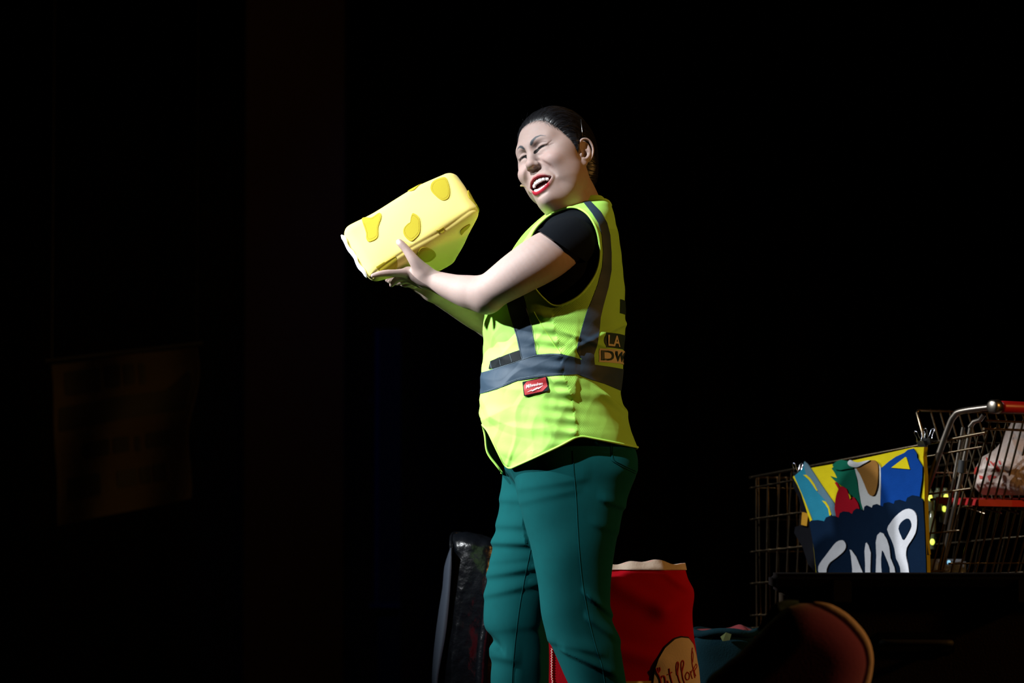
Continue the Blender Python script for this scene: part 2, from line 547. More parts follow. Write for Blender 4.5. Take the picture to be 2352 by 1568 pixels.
    # ears
    for s in (-1, 1):
        a_dir = np.array([s*-0.26, 0.955, 0.0]); a_dir /= np.linalg.norm(a_dir)   # towards the face
        b_dir = np.array([s*0.16, -0.20, 0.965]); b_dir -= a_dir * (a_dir @ b_dir); b_dir /= np.linalg.norm(b_dir)
        c_dir = np.cross(a_dir, b_dir); c_dir /= np.linalg.norm(c_dir)
        if c_dir[0] * s < 0: c_dir = -c_dir
        o = np.array([s*0.0745, -0.012, -0.011])
        E = lambda a, b, c=0.0: o + a_dir*a + b_dir*b + c_dir*c
        R = np.stack([a_dir, b_dir, c_dir], 1)
        A(d_ellip(E(-0.004, 0.004, 0.001), (0.0185, 0.027, 0.0035), R), 0.003)
        A(d_ellip(E(0.003, -0.022, 0.001), (0.0085, 0.011, 0.0036), R), 0.005)     # lobe
        A(d_cone(E(0.006, 0.010, -0.008), E(0.005, -0.016, -0.008), 0.008, 0.006), 0.006)  # root
        hel = smooth_poly([E(0.008, 0.000, 0.002), E(0.0135, 0.012, 0.004), E(0.010, 0.024, 0.006), E(0.000, 0.0320, 0.007), E(-0.012, 0.031, 0.008), E(-0.0205, 0.022, 0.008), E(-0.0235, 0.008, 0.007), E(-0.0200, -0.007, 0.005), E(-0.012, -0.018, 0.003)], 4, closed=False)
        F.chain(hel, np.interp(np.linspace(0, 1, len(hel)), [0, .2, .6, 1], [0.0024, 0.0030, 0.0030, 0.0018]), 0.003)
        F.sub(d_ellip(E(-0.003, 0.0165, 0.0065), (0.0100, 0.0095, 0.0050), R), 0.003)    # upper hollow
        F.sub(d_ellip(E(0.0005, -0.003, 0.0070), (0.0085, 0.0105, 0.0090), R), 0.003)    # bowl
        ah = smooth_poly([E(-0.0125, 0.021, 0.002), E(-0.0150, 0.008, 0.0035), E(-0.011, -0.0065, 0.0040), E(-0.002, -0.0150, 0.0035), E(0.005, -0.0155, 0.003)], 4, closed=False)
        F.chain(ah, np.interp(np.linspace(0, 1, len(ah)), [0, .4, 1], [0.0026, 0.0036, 0.0024]), 0.004)
        F.chain([E(-0.010, 0.004, 0.002), E(-0.002, 0.0075, 0.001)], [0.003, 0.002], 0.003)
        A(d_ellip(E(0.0105, -0.0055, 0.0025), (0.0035, 0.0060, 0.0045), R), 0.004)      # tragus
    # neck and the fold under the chin
    nb = to_head(P(1338, 500, 0.005)); nt = np.array([0, -0.030, -0.050])
    A(d_cone(nt, nb, 0.052, 0.056), 0.02)
    A(d_cone((0, 0.030, -0.092), to_head(P(1318, 492, -0.02)), 0.044, 0.050), 0.010)
    A(d_ellip((0, 0.028, -0.104), (0.036, 0.032, 0.024)), 0.022)           # soft fold under the chin
    A(d_cone((0.026, 0.018, -0.085), to_head(P(1325, 485, -0.05)), 0.032, 0.036), 0.012)
    V, Q = F.mesh()
    V = smooth_mesh(V, Q, 2, 0.35)
    # natural colour of skin, lips, brows
    col = np.tile(np.array(SKIN), (len(V), 1))
    def blend(m, c):
        m = np.clip(m, 0, 1)[:, None]; col[:] = col * (1 - m) + np.array(c) * m
    def seg(pts, p=V):
        d = np.full(len(p), 9.0); tt = np.zeros(len(p))
        for i in range(len(pts) - 1):
            a, b = np.array(pts[i]), np.array(pts[i + 1]); ab = b - a
            t = np.clip(((p - a) @ ab) / max(ab @ ab, 1e-12), 0, 1)
            di = np.linalg.norm(p - a - t[:, None] * ab, axis=1)
            u = di < d; d[u] = di[u]; tt[u] = (i + t[u]) / (len(pts) - 1)
        return d, tt
    for s in (-1, 1):
        d = np.linalg.norm((V - np.array([s*0.040, 0.070, -0.028])) / np.array([1, 1, 0.9]), axis=1)
        blend(np.clip(1 - d / 0.034, 0, 1) * 0.30, (0.66, 0.37, 0.34))
    d, t = seg([(0, .104, -.033), (0, .104, -.033001)]); blend(np.clip(1 - d / 0.016, 0, 1) * 0.25, (0.62, 0.36, 0.33))
    LIP = (0.40, 0.009, 0.028)
    du, t = seg(up); ru_ = np.interp(t, np.linspace(0, 1, 17), ru)
    blend((ru_ + 0.0015 - du) / 0.0010, LIP)
    dl, t = seg(lo); rl_ = np.interp(t, np.linspace(0, 1, 17), rl)
    blend(np.clip((rl_ + 0.0018 - dl) / 0.0010, 0, 1) * np.clip((0.0325 - np.abs(V[:, 0])) / 0.008, 0.4, 1), LIP)
    # inside of the mouth
    inm = (np.abs(V[:, 0]) < 0.034) & (V[:, 2] < mouth_up(V[:, 0]) + 0.001) & (V[:, 2] > mouth_lo(V[:, 0]) - 0.001) & (V[:, 1] < 0.078 - 8*V[:, 0]**2) & (V[:, 1] > 0.03)
    blend(inm * 1.0, (0.09, 0.008, 0.010))
    for s in (-1, 1):
        brow = [(s*0.0105, 0.080, 0.0165), (s*0.0165, 0.080, 0.0240), (s*0.0250, 0.075, 0.0300), (s*0.0350, 0.068, 0.0312), (s*0.0455, 0.060, 0.0265)]
        q = V.copy(); q[:, 1] = 0; d, t = seg([(b[0], 0, b[2]) for b in brow], q)
        w = np.interp(t, [0, 0.15, 0.5, 1], [0.0022, 0.0036, 0.0030, 0.0006])
        blend(((w - d) / 0.0016 + 0.35) * (V[:, 1] > 0.02) * 0.85, (0.060, 0.068, 0.078))
        d, t = seg(slits[s]); w = np.interp(t, [0, 0.1, 0.3, 0.6, 1], [0.0024, 0.0044, 0.0042, 0.0026, 0.0008])
        blend((w - d) / 0.0007 + 0.4, (0.010, 0.008, 0.007))
    az = np.arctan2(np.abs(V[:, 0]), V[:, 1]); over = V[:, 2] - hair_line(az)
    fuzz = vnoise(V, 900, 3) * 0.003 + vnoise(V, 300, 4) * 0.002
    hm = np.clip((over + 0.010 + fuzz) / 0.012, 0, 1) * (V[:, 2] > -0.03) * (np.abs(az - 1.95) > 0.42)
    blend(hm * 0.92, (0.012, 0.012, 0.013))
    return V, Q, col, slits, up, lo

def lashes(slits):
    r = random.Random(3); parts = []
    for s, pts in slits.items():
        sp = smooth_poly(pts, 8, closed=False)
        for i in range(1, len(sp) - 1):
            p = sp[i] + np.array([0, 0.0006, 0.0006])
            t = i / len(sp)
            d = np.array([s * (-0.35 + 1.0 * t), 0.9, -0.55 + 0.5 * t]); d /= np.linalg.norm(d)
            L = 0.0045 * (0.7 + 0.3 * r.random())
            q = [p + d * L * u + np.array([0, 0, 0.0022]) * u * u for u in np.linspace(0, 1, 5)]
            parts.append(tube_mesh(q, [0.00034, 0.0003, 0.00026, 0.0002, 0.0001], 4))
    return merge(parts)

def build_teeth():
    F = Field((-0.036, 0.03, -0.108), (0.036, 0.1, -0.055), 0.0008)
    def tooth(c, r, ang):
        ca, sa = math.cos(ang), math.sin(ang)
        R = np.array([[ca, -sa, 0], [sa, ca, 0], [0, 0, 1.0]])
        cc = np.array(c, float); rr = np.array(r, float)
        def fn(X, Y, Z):
            x, y, z = X - cc[0], Y - cc[1], Z - cc[2]
            x, y = ca * x + sa * y, -sa * x + ca * y
            q = [np.abs(x) - rr[0] + 0.0016, np.abs(y) - rr[1] + 0.0016, np.abs(z) - rr[2] + 0.0016]
            o = np.sqrt(sum(np.maximum(i, 0) ** 2 for i in q))
            return o + np.minimum(np.maximum(np.maximum(q[0], q[1]), q[2]), 0) - 0.0016
        return fn, cc - rr.max() * 1.3, cc + rr.max() * 1.3
    for row, z, y0, hh in ((1, -0.0668, 0.0792, 0.0064), (0, -0.0905, 0.0768, 0.0056)):
        x = 0.0
        ws = [0.0044, 0.0037, 0.0039] if row else [0.0029, 0.0031, 0.0034, 0.0036]
        for i, w in enumerate(ws):
            x += w
            for s in (-1, 1):
                xx = s * x; yy = y0 - 14 * x * x
                zz = z + (-0.006 * (x / 0.033) ** 2 if row else 0.013 * (x / 0.030) ** 2) + (0.0008 if i == 1 and row else 0)
                F.add(tooth((xx, yy, zz), (w * 0.97, 0.0030, hh - 0.0002 * i), -math.atan(28 * xx)), 0.0005)
            x += w
        # gum ridge ties the row together
        pts = [(q, y0 - 0.0025 - 14 * q * q, z + (0.005 if row else -0.0045) + (-0.006 * (q / 0.033) ** 2 if row else 0.013 * (q / 0.030) ** 2)) for q in np.linspace(-0.026, 0.026, 13)]
        F.chain(pts, [0.0022] * 13, 0.001)
    V, Q = F.mesh()
    return smooth_mesh(V, Q, 1, 0.3), Q

def hair_line(az):
    return np.interp(az, np.radians([0, 20, 35, 47, 58, 68, 76, 83, 90, 97, 108, 122, 138, 155, 180]),
                     [0.0810, 0.0800, 0.0730, 0.0580, 0.0420, 0.0250, 0.0060, -0.0160, 0.0000, 0.0190, 0.0230, 0.0000, -0.040, -0.062, -0.070])

def build_hair():
    f0, G = SCALP
    F = Field((-0.098, -0.125, -0.205), (0.098, 0.132, 0.130), G.h)
    F.f = f0
    F.add(d_ellip((0, -0.050, -0.030), (0.058, 0.050, 0.060)), 0.03)
    X, Y, Z = np.broadcast_arrays(F.ax[0][:, None, None], F.ax[1][None, :, None], F.ax[2][None, None, :])
    az = np.arctan2(np.abs(X), Y)
    over = Z - hair_line(az.ravel()).reshape(az.shape)
    th = np.where(over < 0, np.maximum(over * 0.5, -0.02), 0.0105 * (1 - np.exp(-np.maximum(over, 0) / 0.022)))
    th = th + np.where(over > 0, 0.007 * np.clip((Z - 0.075) / 0.05, 0, 1) * np.clip((0.06 - Y) / 0.05, 0, 1), 0)
    F.f = (F.f - th).astype(np.float32)
    # gathered low at the back
    F.add(d_ellip((0, -0.118, 0.000), (0.026, 0.022, 0.026)), 0.012)
    F.chain([(0, -0.135, -0.005), (0.004, -0.148, -0.045), (0.006, -0.138, -0.100)], [0.018, 0.017, 0.008], 0.01)
    V, Q = F.mesh()
    V = smooth_mesh(V, Q, 2, 0.4)
    # combed-back grooves: ripple across the combing direction
    n = vnormals(V, Q)
    ang = np.arctan2(V[:, 0], V[:, 2] - 0.01)
    g = np.sin(ang * 95 + 2.0 * np.sin(V[:, 1] * 60)) * 0.5 + np.sin(ang * 41 + 3 * np.sin(V[:, 1] * 35 + 1)) * 0.8
    V = V + n * (g * 0.00035)[:, None]
    return V, Q, F

def hair_strands(F):
    r = random.Random(5); parts = []
    def surf(d, c):
        # march from centre outwards along d
        t = np.linspace(0.03, 0.16, 120); p = c + d * t[:, None]
        ijk = np.round((p - F.lo) / F.h).astype(int)
        ok = ((ijk >= 0) & (ijk < np.array(F.f.shape))).all(1)
        v = np.full(120, 1.0); q = ijk[ok]; v[ok] = F.f[q[:, 0], q[:, 1], q[:, 2]]
        i = np.where(v < 0)[0]
        return p[i[-1]] if len(i) else None
    c = np.array([0, -0.015, 0.03])
    end = np.array([0, -0.118, 0.0])
    de = (end - c) / np.linalg.norm(end - c)
    for i in range(1000):
        az = r.uniform(-2.0, 2.0)
        z = hair_line(abs(az)) - 0.003 + abs(r.gauss(0, 0.016))
        rad = 0.085
        st = np.array([math.sin(az) * rad, math.cos(az) * rad, z])
        ds = (st - c) / np.linalg.norm(st - c)
        om = math.acos(max(-1, min(1, ds @ de)))
        t0 = r.uniform(0.0, 0.25); t1 = min(1, t0 + r.uniform(0.3, 0.75))
        pts = []; lift = r.uniform(0.0002, 0.0012); wob = r.uniform(-0.06, 0.06)
        for t in np.linspace(t0, t1, 9):
            d = (math.sin((1 - t) * om) * ds + math.sin(t * om) * de) / math.sin(om)
            d = d + np.array([wob, 0, 0]) * math.sin(t * 3.1); d /= np.linalg.norm(d)
            p = surf(d, c)
            if p is None: break
            pts.append(p + d * lift)
        if len(pts) < 4: continue
        rr = [0.00012] + [0.00026] * (len(pts) - 2) + [0.00012]
        parts.append(tube_mesh(pts, rr, 4))
    # stray wisps lifting off the crown and along the temple
    for i in range(24):
        az = r.uniform(-1.2, 1.6); z = hair_line(abs(az)) + r.uniform(0.0, 0.05)
        d = np.array([math.sin(az) * 0.085, math.cos(az) * 0.085, z]) - c; d /= np.linalg.norm(d)
        p = surf(d, c)
        if p is None: continue
        dirv = d * r.uniform(0.2, 0.9) + np.array([r.gauss(0, .4), r.uniform(-1.0, 0.4), r.gauss(0, .4)]); dirv /= np.linalg.norm(dirv)
        L = r.uniform(0.008, 0.02); bend = np.array([r.gauss(0, 1), -abs(r.gauss(0, 1)), r.gauss(0, .7)]) * 0.006
        pts = [p + dirv * L * t + bend * t * t + d * 0.0012 for t in np.linspace(0, 1, 7)]
        parts.append(tube_mesh(pts, [0.0002] * 6 + [0.0001], 4))
    # loose strands over the forehead at the temple
    for i in range(16):
        x0 = 0.030 + 0.0016 * i; 
        pts = []
        for t in np.linspace(0, 1, 8):
            x = x0 + 0.012 * t + 0.002 * math.sin(i * 1.7 + 3 * t); z = 0.083 - 0.0008 * i - (0.028 + 0.004 * math.sin(i * 2.3)) * t
            d = np.array([x, 0.062 - 0.3 * (x - 0.03), z]) - c; d /= np.linalg.norm(d)
            q = HEAD_BVH.ray_cast(Vector(c + d * 0.3), Vector(-d))[0]
            if q is None: continue
            pts.append(np.array(q) + d * 0.0008)
        if len(pts) > 4: parts.append(tube_mesh(pts, [0.0002] * (len(pts) - 1) + [0.0001], 4))
    return merge(parts)
# ------------------------------------------------------------------ the performer: body, clothes
def rows_px(tab, Yc=0.0):
    out = []
    for py, xl, xr, hy in tab:
        a, b = P(xl, py, Yc), P(xr, py, Yc)
        out.append((a[2], (a[0] + b[0]) / 2, Yc, (b[0] - a[0]) / 2, hy))
    return out

ARM_L = [((1318, 552), -0.125, .042), ((1258, 586), -0.185, .0545), ((1197, 623), -0.197, .0505), ((1140, 660), -0.182, .0425), ((1112, 675), -0.166, .0405)]
FOR_L = [((1112, 676), -0.166, .0405), ((1080, 671), -0.152, .0385), ((1045, 662), -0.134, .0315), ((1000, 646), -0.111, .0240), ((978, 638), -0.103, .0225)]
ARM_R = [((1318, 560), 0.125, .042), ((1225, 650), 0.185, .050), ((1132, 738), 0.175, .041)]
FOR_R = [((1132, 738), 0.175, .041), ((1090, 718), 0.140, .037), ((1040, 693), 0.085, .029), ((992, 668), 0.040, .0225)]

def build_arms():
    out = []
    F = Field((P(840, 0, 0)[0], -0.275, P(0, 735, 0)[2]), (P(1390, 0, 0)[0], 0.02, P(0, 475, 0)[2]), 0.0019)
    def ch(lst, k=0.012, n=8):
        pts = np.array([P(p[0][0], p[0][1], p[1]) for p in lst]); r = np.array([p[2] for p in lst])
        sp = smooth_poly(np.c_[pts, r], n, closed=False)
        F.chain(sp[:, :3], sp[:, 3], k)
    ch(ARM_L); ch(FOR_L, 0.010)
    F.add(d_ellip(P(1122, 690, -0.172), (0.026, 0.024, 0.026)), 0.02)       # point of the elbow
    # palm
    F.chain([P(980, 639, -0.103), P(958, 631, -0.099), P(937, 628, -0.092)], [0.0225, 0.0200, 0.0140], 0.012)
    F.add(d_cone(P(968, 646, -0.085), P(940, 638, -0.068), 0.016, 0.012), 0.012)
    ch([((970, 622), -0.113, .0185), ((951, 598), -0.121, .0130), ((933, 573), -0.119, .0094), ((923, 562), -0.117, .0088), ((917, 556), -0.115, .0080)], 0.012)   # thumb
    ch([((937, 626), -0.098, .0130), ((922, 627), -0.112, .0100), ((905, 627), -0.124, .0083), ((889, 627), -0.131, .0080), ((871, 629), -0.136, .0068), ((856, 633), -0.138, .0052)], 0.008)   # index
    ch([((934, 633), -0.074, .0105), ((918, 638), -0.066, .0088), ((908, 645), -0.063, .0078), ((899, 654), -0.062, .0058)], 0.004)    # middle
    ch([((940, 638), -0.058, .0105), ((924, 645), -0.046, .0085), ((913, 648), -0.036, .0076), ((902, 648), -0.028, .0058)], 0.004)    # ring
    ch([((948, 644), -0.050, .0100), ((938, 651), -0.034, .0080), ((930, 653), -0.022, .0070), ((922, 651), -0.012, .0055)], 0.004)    # little
    V, Q = F.mesh(); V = smooth_mesh(V, Q, 5, 0.45)
    out.append((V, Q))
    F = Field((P(880, 0, 0)[0], -0.03, P(0, 795, 0)[2]), (P(1400, 0, 0)[0], 0.26, P(0, 475, 0)[2]), 0.0026)
    ch(ARM_R); ch(FOR_R, 0.010)
    F.chain([P(992, 668, 0.040), P(965, 655, 0.036), P(948, 649, 0.034)], [0.0225, 0.020, 0.014], 0.012)
    ch([((968, 646), 0.058, .015), ((955, 632), 0.074, .011), ((945, 618), 0.080, .009)], 0.01)                       # thumb
    for i, (dy, L) in enumerate(((0.050, 1.0), (0.034, 1.08), (0.018, 1.0), (0.004, 0.82))):
        ch([((950, 650 + i), dy, .0105), ((950 - 24 * L, 643 + i * 2), dy - .004, .0085), ((950 - 42 * L, 641 + i * 2), dy - .006, .0072), ((950 - 56 * L, 642 + i * 2), dy - .008, .0056)], 0.004)
    V, Q = F.mesh(); V = smooth_mesh(V, Q, 5, 0.45)
    out.append((V, Q))
    return out

SHIRT = [(466, 1328, 1372, .044), (478, 1300, 1388, .078), (495, 1264, 1398, .120), (515, 1236, 1409, .158), (545, 1216, 1412, .166), (590, 1198, 1415, .166), (650, 1172, 1418, .163),
         (700, 1158, 1418, .161), (760, 1152, 1414, .160), (830, 1144, 1408, .160), (900, 1134, 1405, .164), (960, 1136, 1415, .168), (1020, 1152, 1430, .170)]
VEST = [(452, 1352, 1391, .040), (462, 1318, 1397, .062), (470, 1296, 1401, .086), (482, 1270, 1405, .112), (500, 1244, 1410, .145), (520, 1222, 1414, .168), (548, 1198, 1420, .181), (590, 1172, 1427, .184), (650, 1140, 1430, .184), (700, 1121, 1432, .185),
        (760, 1116, 1432, .186), (800, 1116, 1430, .187), (850, 1113, 1428, .187), (900, 1106, 1424, .190), (940, 1105, 1433, .193), (985, 1111, 1449, .197), (1010, 1115, 1459, .199), (1045, 1124, 1472, .200), (1085, 1152, 1484, .198), (1110, 1165, 1490, .195)]
NEAR_LEG = [(1035, 1180, 1452, .080), (1055, 1178, 1459, .090), (1080, 1179, 1463, .096), (1115, 1184, 1452, .096), (1160, 1195, 1434, .096), (1210, 1207, 1423, .094), (1250, 1218, 1415, .092), (1310, 1228, 1405, .086), (1370, 1238, 1401, .080),
            (1420, 1246, 1403, .076), (1450, 1253, 1414, .076), (1480, 1264, 1424, .076), (1530, 1288, 1432, .072), (1568, 1305, 1437, .068), (1650, 1338, 1458, .062), (1760, 1375, 1480, .056), (1850, 1398, 1496, .052)]
FAR_LEG = [(1045, 1160, 1380, .080), (1080, 1155, 1370, .092), (1130, 1150, 1360, .094), (1190, 1142, 1345, .092), (1240, 1135, 1330, .088), (1290, 1128, 1312, .084), (1340, 1119, 1290, .080), (1390, 1112, 1270, .077), (1430, 1112, 1258, .076),
           (1470, 1122, 1260, .074), (1500, 1130, 1262, .072), (1568, 1128, 1262, .068), (1650, 1134, 1260, .062), (1760, 1144, 1250, .056), (1850, 1148, 1246, .052)]
HIPS = [(960, 1165, 1405, .155), (1000, 1156, 1434, .168), (1030, 1155, 1456, .174), (1050, 1156, 1463, .176), (1080, 1160, 1463, .174), (1105, 1180, 1455, .160), (1135, 1215, 1435, .13)]

def build_shirt():
    F = Field((P(1110, 0, 0)[0], -0.27, P(0, 1030, 0)[2]), (P(1440, 0, 0)[0], 0.27, P(0, 455, 0)[2]), 0.0032)
    F.add(d_loft(rows_px(SHIRT), 2.2))
    V, Q = F.mesh(); V = smooth_mesh(V, Q, 3, 0.4)
    n = vnormals(V, Q)
    V = V + n * (vnoise(V * np.array([1, 1, 1.6]), 55, 2) * 0.0020)[:, None]
    sleeves = []
    for s in (-1, 1):
        G = Field((P(1170, 0, 0)[0], min(s*0.27, s*0.04), P(0, 720, 0)[2]), (P(1420, 0, 0)[0], max(s*0.27, s*0.04), P(0, 455, 0)[2]), 0.0024)
        if s < 0: pts = [P(1330, 550, -0.105), P(1308, 558, -0.145), P(1262, 585, -0.186), P(1200, 624, -0.203)]
        else: pts = [P(1330, 550, 0.105), P(1308, 562, 0.145), P(1270, 605, 0.178), P(1240, 635, 0.187)]
        sp = smooth_poly(np.c_[np.array(pts), [0.049, 0.0600, 0.0600, 0.0570]], 5, closed=False)
        G.chain(sp[:, :3], sp[:, 3], 0.0)
        v, q = G.mesh(); v = smooth_mesh(v, q, 4, 0.4)
        nn = vnormals(v, q); v = v + nn * (vnoise(v, 60, 5) * 0.0014)[:, None]
        h0 = P(1277, 555, -0.245) if s < 0 else P(1285, 575, 0.18)
        nr = np.array([-0.54, 0.06, -0.84]); nr /= np.linalg.norm(nr)
        sleeves.append(clip(v, q, -((v - h0) @ nr)))
    V, T = clip(V, Q, np.ones(len(V)))
    # neck opening
    c = P(1345, 470, 0)
    mm = np.maximum(np.hypot((V[:, 0] - c[0]) / 0.055, V[:, 1] / 0.058) - 1, c[2] - 0.03 - V[:, 2])
    V, T = clip(V, T, mm)
    V, T = merge([(V, T)] + sleeves)
    return V, np.array(T)

def rings_mesh(rows, n_exp, nu, zs):
    rows = np.array(sorted(rows)); z0 = rows[:, 0]
    cx, cy, rx, ry = [catmull(z0, rows[:, i], zs) for i in range(1, 5)]
    u = np.linspace(0, 2 * math.pi, nu, endpoint=False)
    cu, su = np.cos(u), np.sin(u)
    ex = np.sign(cu) * np.abs(cu) ** (2 / n_exp); ey = np.sign(su) * np.abs(su) ** (2 / n_exp)
    V = np.stack([cx[:, None] + rx[:, None] * ex, cy[:, None] + ry[:, None] * ey, np.repeat(zs[:, None], nu, 1)], -1).reshape(-1, 3)
    i = np.arange(len(zs) - 1)[:, None] * nu; j = np.arange(nu)[None, :]; j2 = (j + 1) % nu
    Q = np.stack([i + j, i + j2, i + nu + j2, i + nu + j], -1).reshape(-1, 4)
    return V, Q

def near_px(V):
    W = V.copy(); W[:, 1] = -np.abs(W[:, 1]); return PX(W)

ARMHOLE = [(1222, 536), (1240, 513), (1265, 492), (1290, 480), (1318, 475), (1345, 487), (1362, 508), (1373, 535), (1378, 570), (1377, 600), (1368, 630), (1352, 655), (1330, 680), (1300, 697), (1280, 704), (1273, 706), (1268, 702), (1240, 677), (1216, 640), (1207, 590)]
HEM_N = [(1040, 930), (1098, 965), (1120, 988), (1140, 1030), (1160, 1070), (1171, 1076), (1230, 1050), (1290, 1022), (1322, 1004), (1329, 1000), (1380, 1010), (1465, 1027), (1560, 1040)]
HEM_F = [(1040, 985), (1110, 1030), (1128, 1058), (1152, 1084), (1175, 1080), (1230, 1050), (1290, 1022), (1322, 1004), (1329, 1000), (1380, 1010), (1465, 1027), (1560, 1040)]
SEAM = [(1318, 380), (1318, 475), (1290, 600), (1273, 705), (1272, 745), (1289, 813), (1294, 861), (1310, 905), (1320, 960), (1326, 1003), (1330, 1130)]
BAND_T = [(1060, 868), (1124, 851), (1147, 841), (1192, 826), (1230, 814), (1265, 812), (1289, 813), (1316, 819), (1337, 826), (1364, 837), (1401, 842), (1440, 849)]
BAND_B = [(1060, 914), (1112, 902), (1142, 893), (1187, 874), (1241, 865), (1294, 861), (1326, 859), (1359, 872), (1388, 881), (1424, 896), (1445, 900)]

def build_vest_surface():
    zs = np.linspace(P(0, 1108, 0)[2], P(0, 453, 0)[2], 330)
    V, Q = rings_mesh(rows_px(VEST), 2.35, 400, zs)
    n = vnormals(V, Q)
    px = near_px(V)
    d = vnoise(V, 34, 11) * 0.0030 + vnoise(V * np.array([0.7, 1, 1.5]), 75, 12) * 0.0014
    # folds radiating from the side seam, crumples of the front panel
    seam = smooth_poly(SEAM[3:], 4, closed=False)
    sx = np.interp(px[:, 1], seam[:, 1], seam[:, 0])
    ds = sx - px[:, 0]
    fr = np.exp(-np.abs(ds) / 45.0)
    d += fr * 0.0032 * np.sin(px[:, 1] * 0.21 + ds * 0.02) * np.clip((px[:, 1] - 700) / 40, 0, 1) * np.where(ds > 0, 1, 0.35)
    rd = lambda s_, sd, st: 1 - np.minimum(np.abs(vnoise(V * np.array(st), s_, sd)) * 2.2, 1)
    cr = rd(26, 41, (1, .5, 1.4)) * 0.0042 + rd(44, 42, (.8, .5, 1.6)) * 0.0036 + rd(80, 43, (1.4, .5, 1)) * 0.0018
    d += cr * np.clip((px[:, 1] - 700) / 60, 0, 1) * np.clip((1335 - px[:, 0]) / 15, 0.25, 1)
    # back hollow folds below the band
    bk = np.exp(-((px[:, 1] - 905 - (px[:, 0] - 1380) * 0.75) / 9.0) ** 2) * np.clip((px[:, 0] - 1355) / 30, 0, 1)
    d += bk * 0.006
    bk = np.exp(-((px[:, 1] - 790 + (px[:, 0] - 1340) * 0.5) / 7.0) ** 2) * np.clip((px[:, 0] - 1310) / 20, 0, 1) + np.exp(-((px[:, 1] - 765 - (px[:, 0] - 1300) * 0.35) / 6.0) ** 2) * np.clip((px[:, 0] - 1285) / 20, 0, 1)
    d += bk * 0.004
    V = V + n * d[:, None]
    n = vnormals(V, Q); px = near_px(V)
    m = -poly_sd(px, smooth_poly(ARMHOLE, 4))                     # arm holes
    m = np.where(np.abs(V[:, 1]) < 0.03, np.maximum(m, 1.0), m)
    hN = px[:, 1] - np.interp(px[:, 0], *np.array(HEM_N).T); hF = px[:, 1] - np.interp(px[:, 0], *np.array(HEM_F).T)
    m = np.minimum(m, -np.where(V[:, 1] < 0.002, hN, hF))
    c = P(1346, 470, 0)
    neck = (np.hypot((V[:, 0] - c[0]) / 0.058, V[:, 1] / 0.064) - 1) * 60
    m = np.where(px[:, 1] < 560, np.minimum(m, neck), m)
    # V neck in front
    vn = (np.abs(V[:, 1]) - 0.050 * np.clip((690 - px[:, 1]) / 190.0, 0, 1)) * 1000
    m = np.where((V[:, 0] < c[0]) & (px[:, 1] < 690), np.minimum(m, vn), m)
    V, T, n, m2 = clip(V, Q, m, (n, m))
    return V, T, n

def rim_loops(T):
    E = {}
    for a, b, c in T.tolist():
        for e in ((a, b), (b, c), (c, a)): E[e] = 1
    nxt = {}
    for (a, b) in E:
        if (b, a) not in E: nxt[a] = b
    loops = []
    while nxt:
        s = next(iter(nxt)); L = [s]; c = nxt.pop(s)
        while c in nxt and c != s: L.append(c); c = nxt.pop(c)
        if len(L) > 30: loops.append(L)
    return loops

def resample(p, step, closed=True):
    q = np.concatenate([p, p[:1]]) if closed else p
    s = np.r_[0, np.cumsum(np.linalg.norm(np.diff(q, axis=0), axis=1))]
    t = np.arange(0, s[-1], step)
    return np.stack([np.interp(t, s, q[:, i]) for i in range(3)], 1)

def build_trousers():
    F = Field((P(1095, 0, 0)[0], -0.215, P(0, 1862, 0)[2]), (P(1515, 0, 0)[0], 0.215, P(0, 955, 0)[2]), 0.0036)
    F.add(d_loft(rows_px(HIPS), 2.3), 0.0, 0.04)
    F.add(d_loft([(z, cx, -0.086, rx, ry) for z, cx, _, rx, ry in rows_px(NEAR_LEG, -0.086)], 2.5), 0.02)
    F.add(d_loft([(z, cx, 0.086, rx, ry) for z, cx, _, rx, ry in rows_px(FAR_LEG, 0.086)], 2.15), 0.02)
    V, Q = F.mesh(); V = smooth_mesh(V, Q, 3, 0.45)
    n = vnormals(V, Q); px = PX(V)
    d = vnoise(V * np.array([0.6, 0.6, 1.4]), 40, 21) * 0.0022
    far = (V[:, 1] > 0.0) & (px[:, 1] > 1100)
    def fold(y0, slope, x0, wid, amp, sel, xlo=0, xhi=9999):
        t = (px[:, 1] - y0 - slope * (px[:, 0] - x0)) / wid
        f = np.where(t < 0, np.exp(-(t * 0.7) ** 2), np.exp(-(t * 1.7) ** 2))
        w = np.clip((px[:, 0] - xlo) / 20, 0, 1) * np.clip((xhi - px[:, 0]) / 20, 0, 1)
        return amp * f * sel * w
    for y0, sl, wd, am in ((1148, 0.06, 14, .003), (1206, 0.03, 15, .004), (1247, 0.02, 13, .0075), (1283, -0.12, 14, .002), (1312, -0.16, 13, .0050), (1352, -0.22, 14, .0040), (1440, -0.1, 18, .002)):
        d += fold(y0, sl, 1180, wd, am, far)
    d -= fold(1478, 0.7, 1130, 12, .012, far, 1080, 1165)
    d += fold(1505, 0.2, 1140, 20, .006, far, 1080, 1200)
    near = (V[:, 1] < 0.0)
    for y0, sl, x0, wd, am, xl, xh in ((1160, 0.35, 1420, 12, .004, 1370, 1480), (1215, 0.35, 1400, 14, .002, 1350, 1440),
                                       (1385, 0.9, 1370, 10, .006, 1335, 1420), (1445, 0.75, 1385, 14, .005, 1340, 1440), (1515, 0.48, 1340, 10, .008, 1280, 1420), (1480, 0.25, 1300, 14, .004, 1240, 1400), (1110, -0.15, 1260, 18, .003, 1180, 1360), (1140, -0.22, 1250, 16, .002, 1180, 1340)):
        d += fold(y0, sl, x0, wd, am, near, xl, xh)
    V = V + n * d[:, None]
    V, T = clip(V, Q, P(0, 965, 0)[2] - V[:, 2])
    return V, T

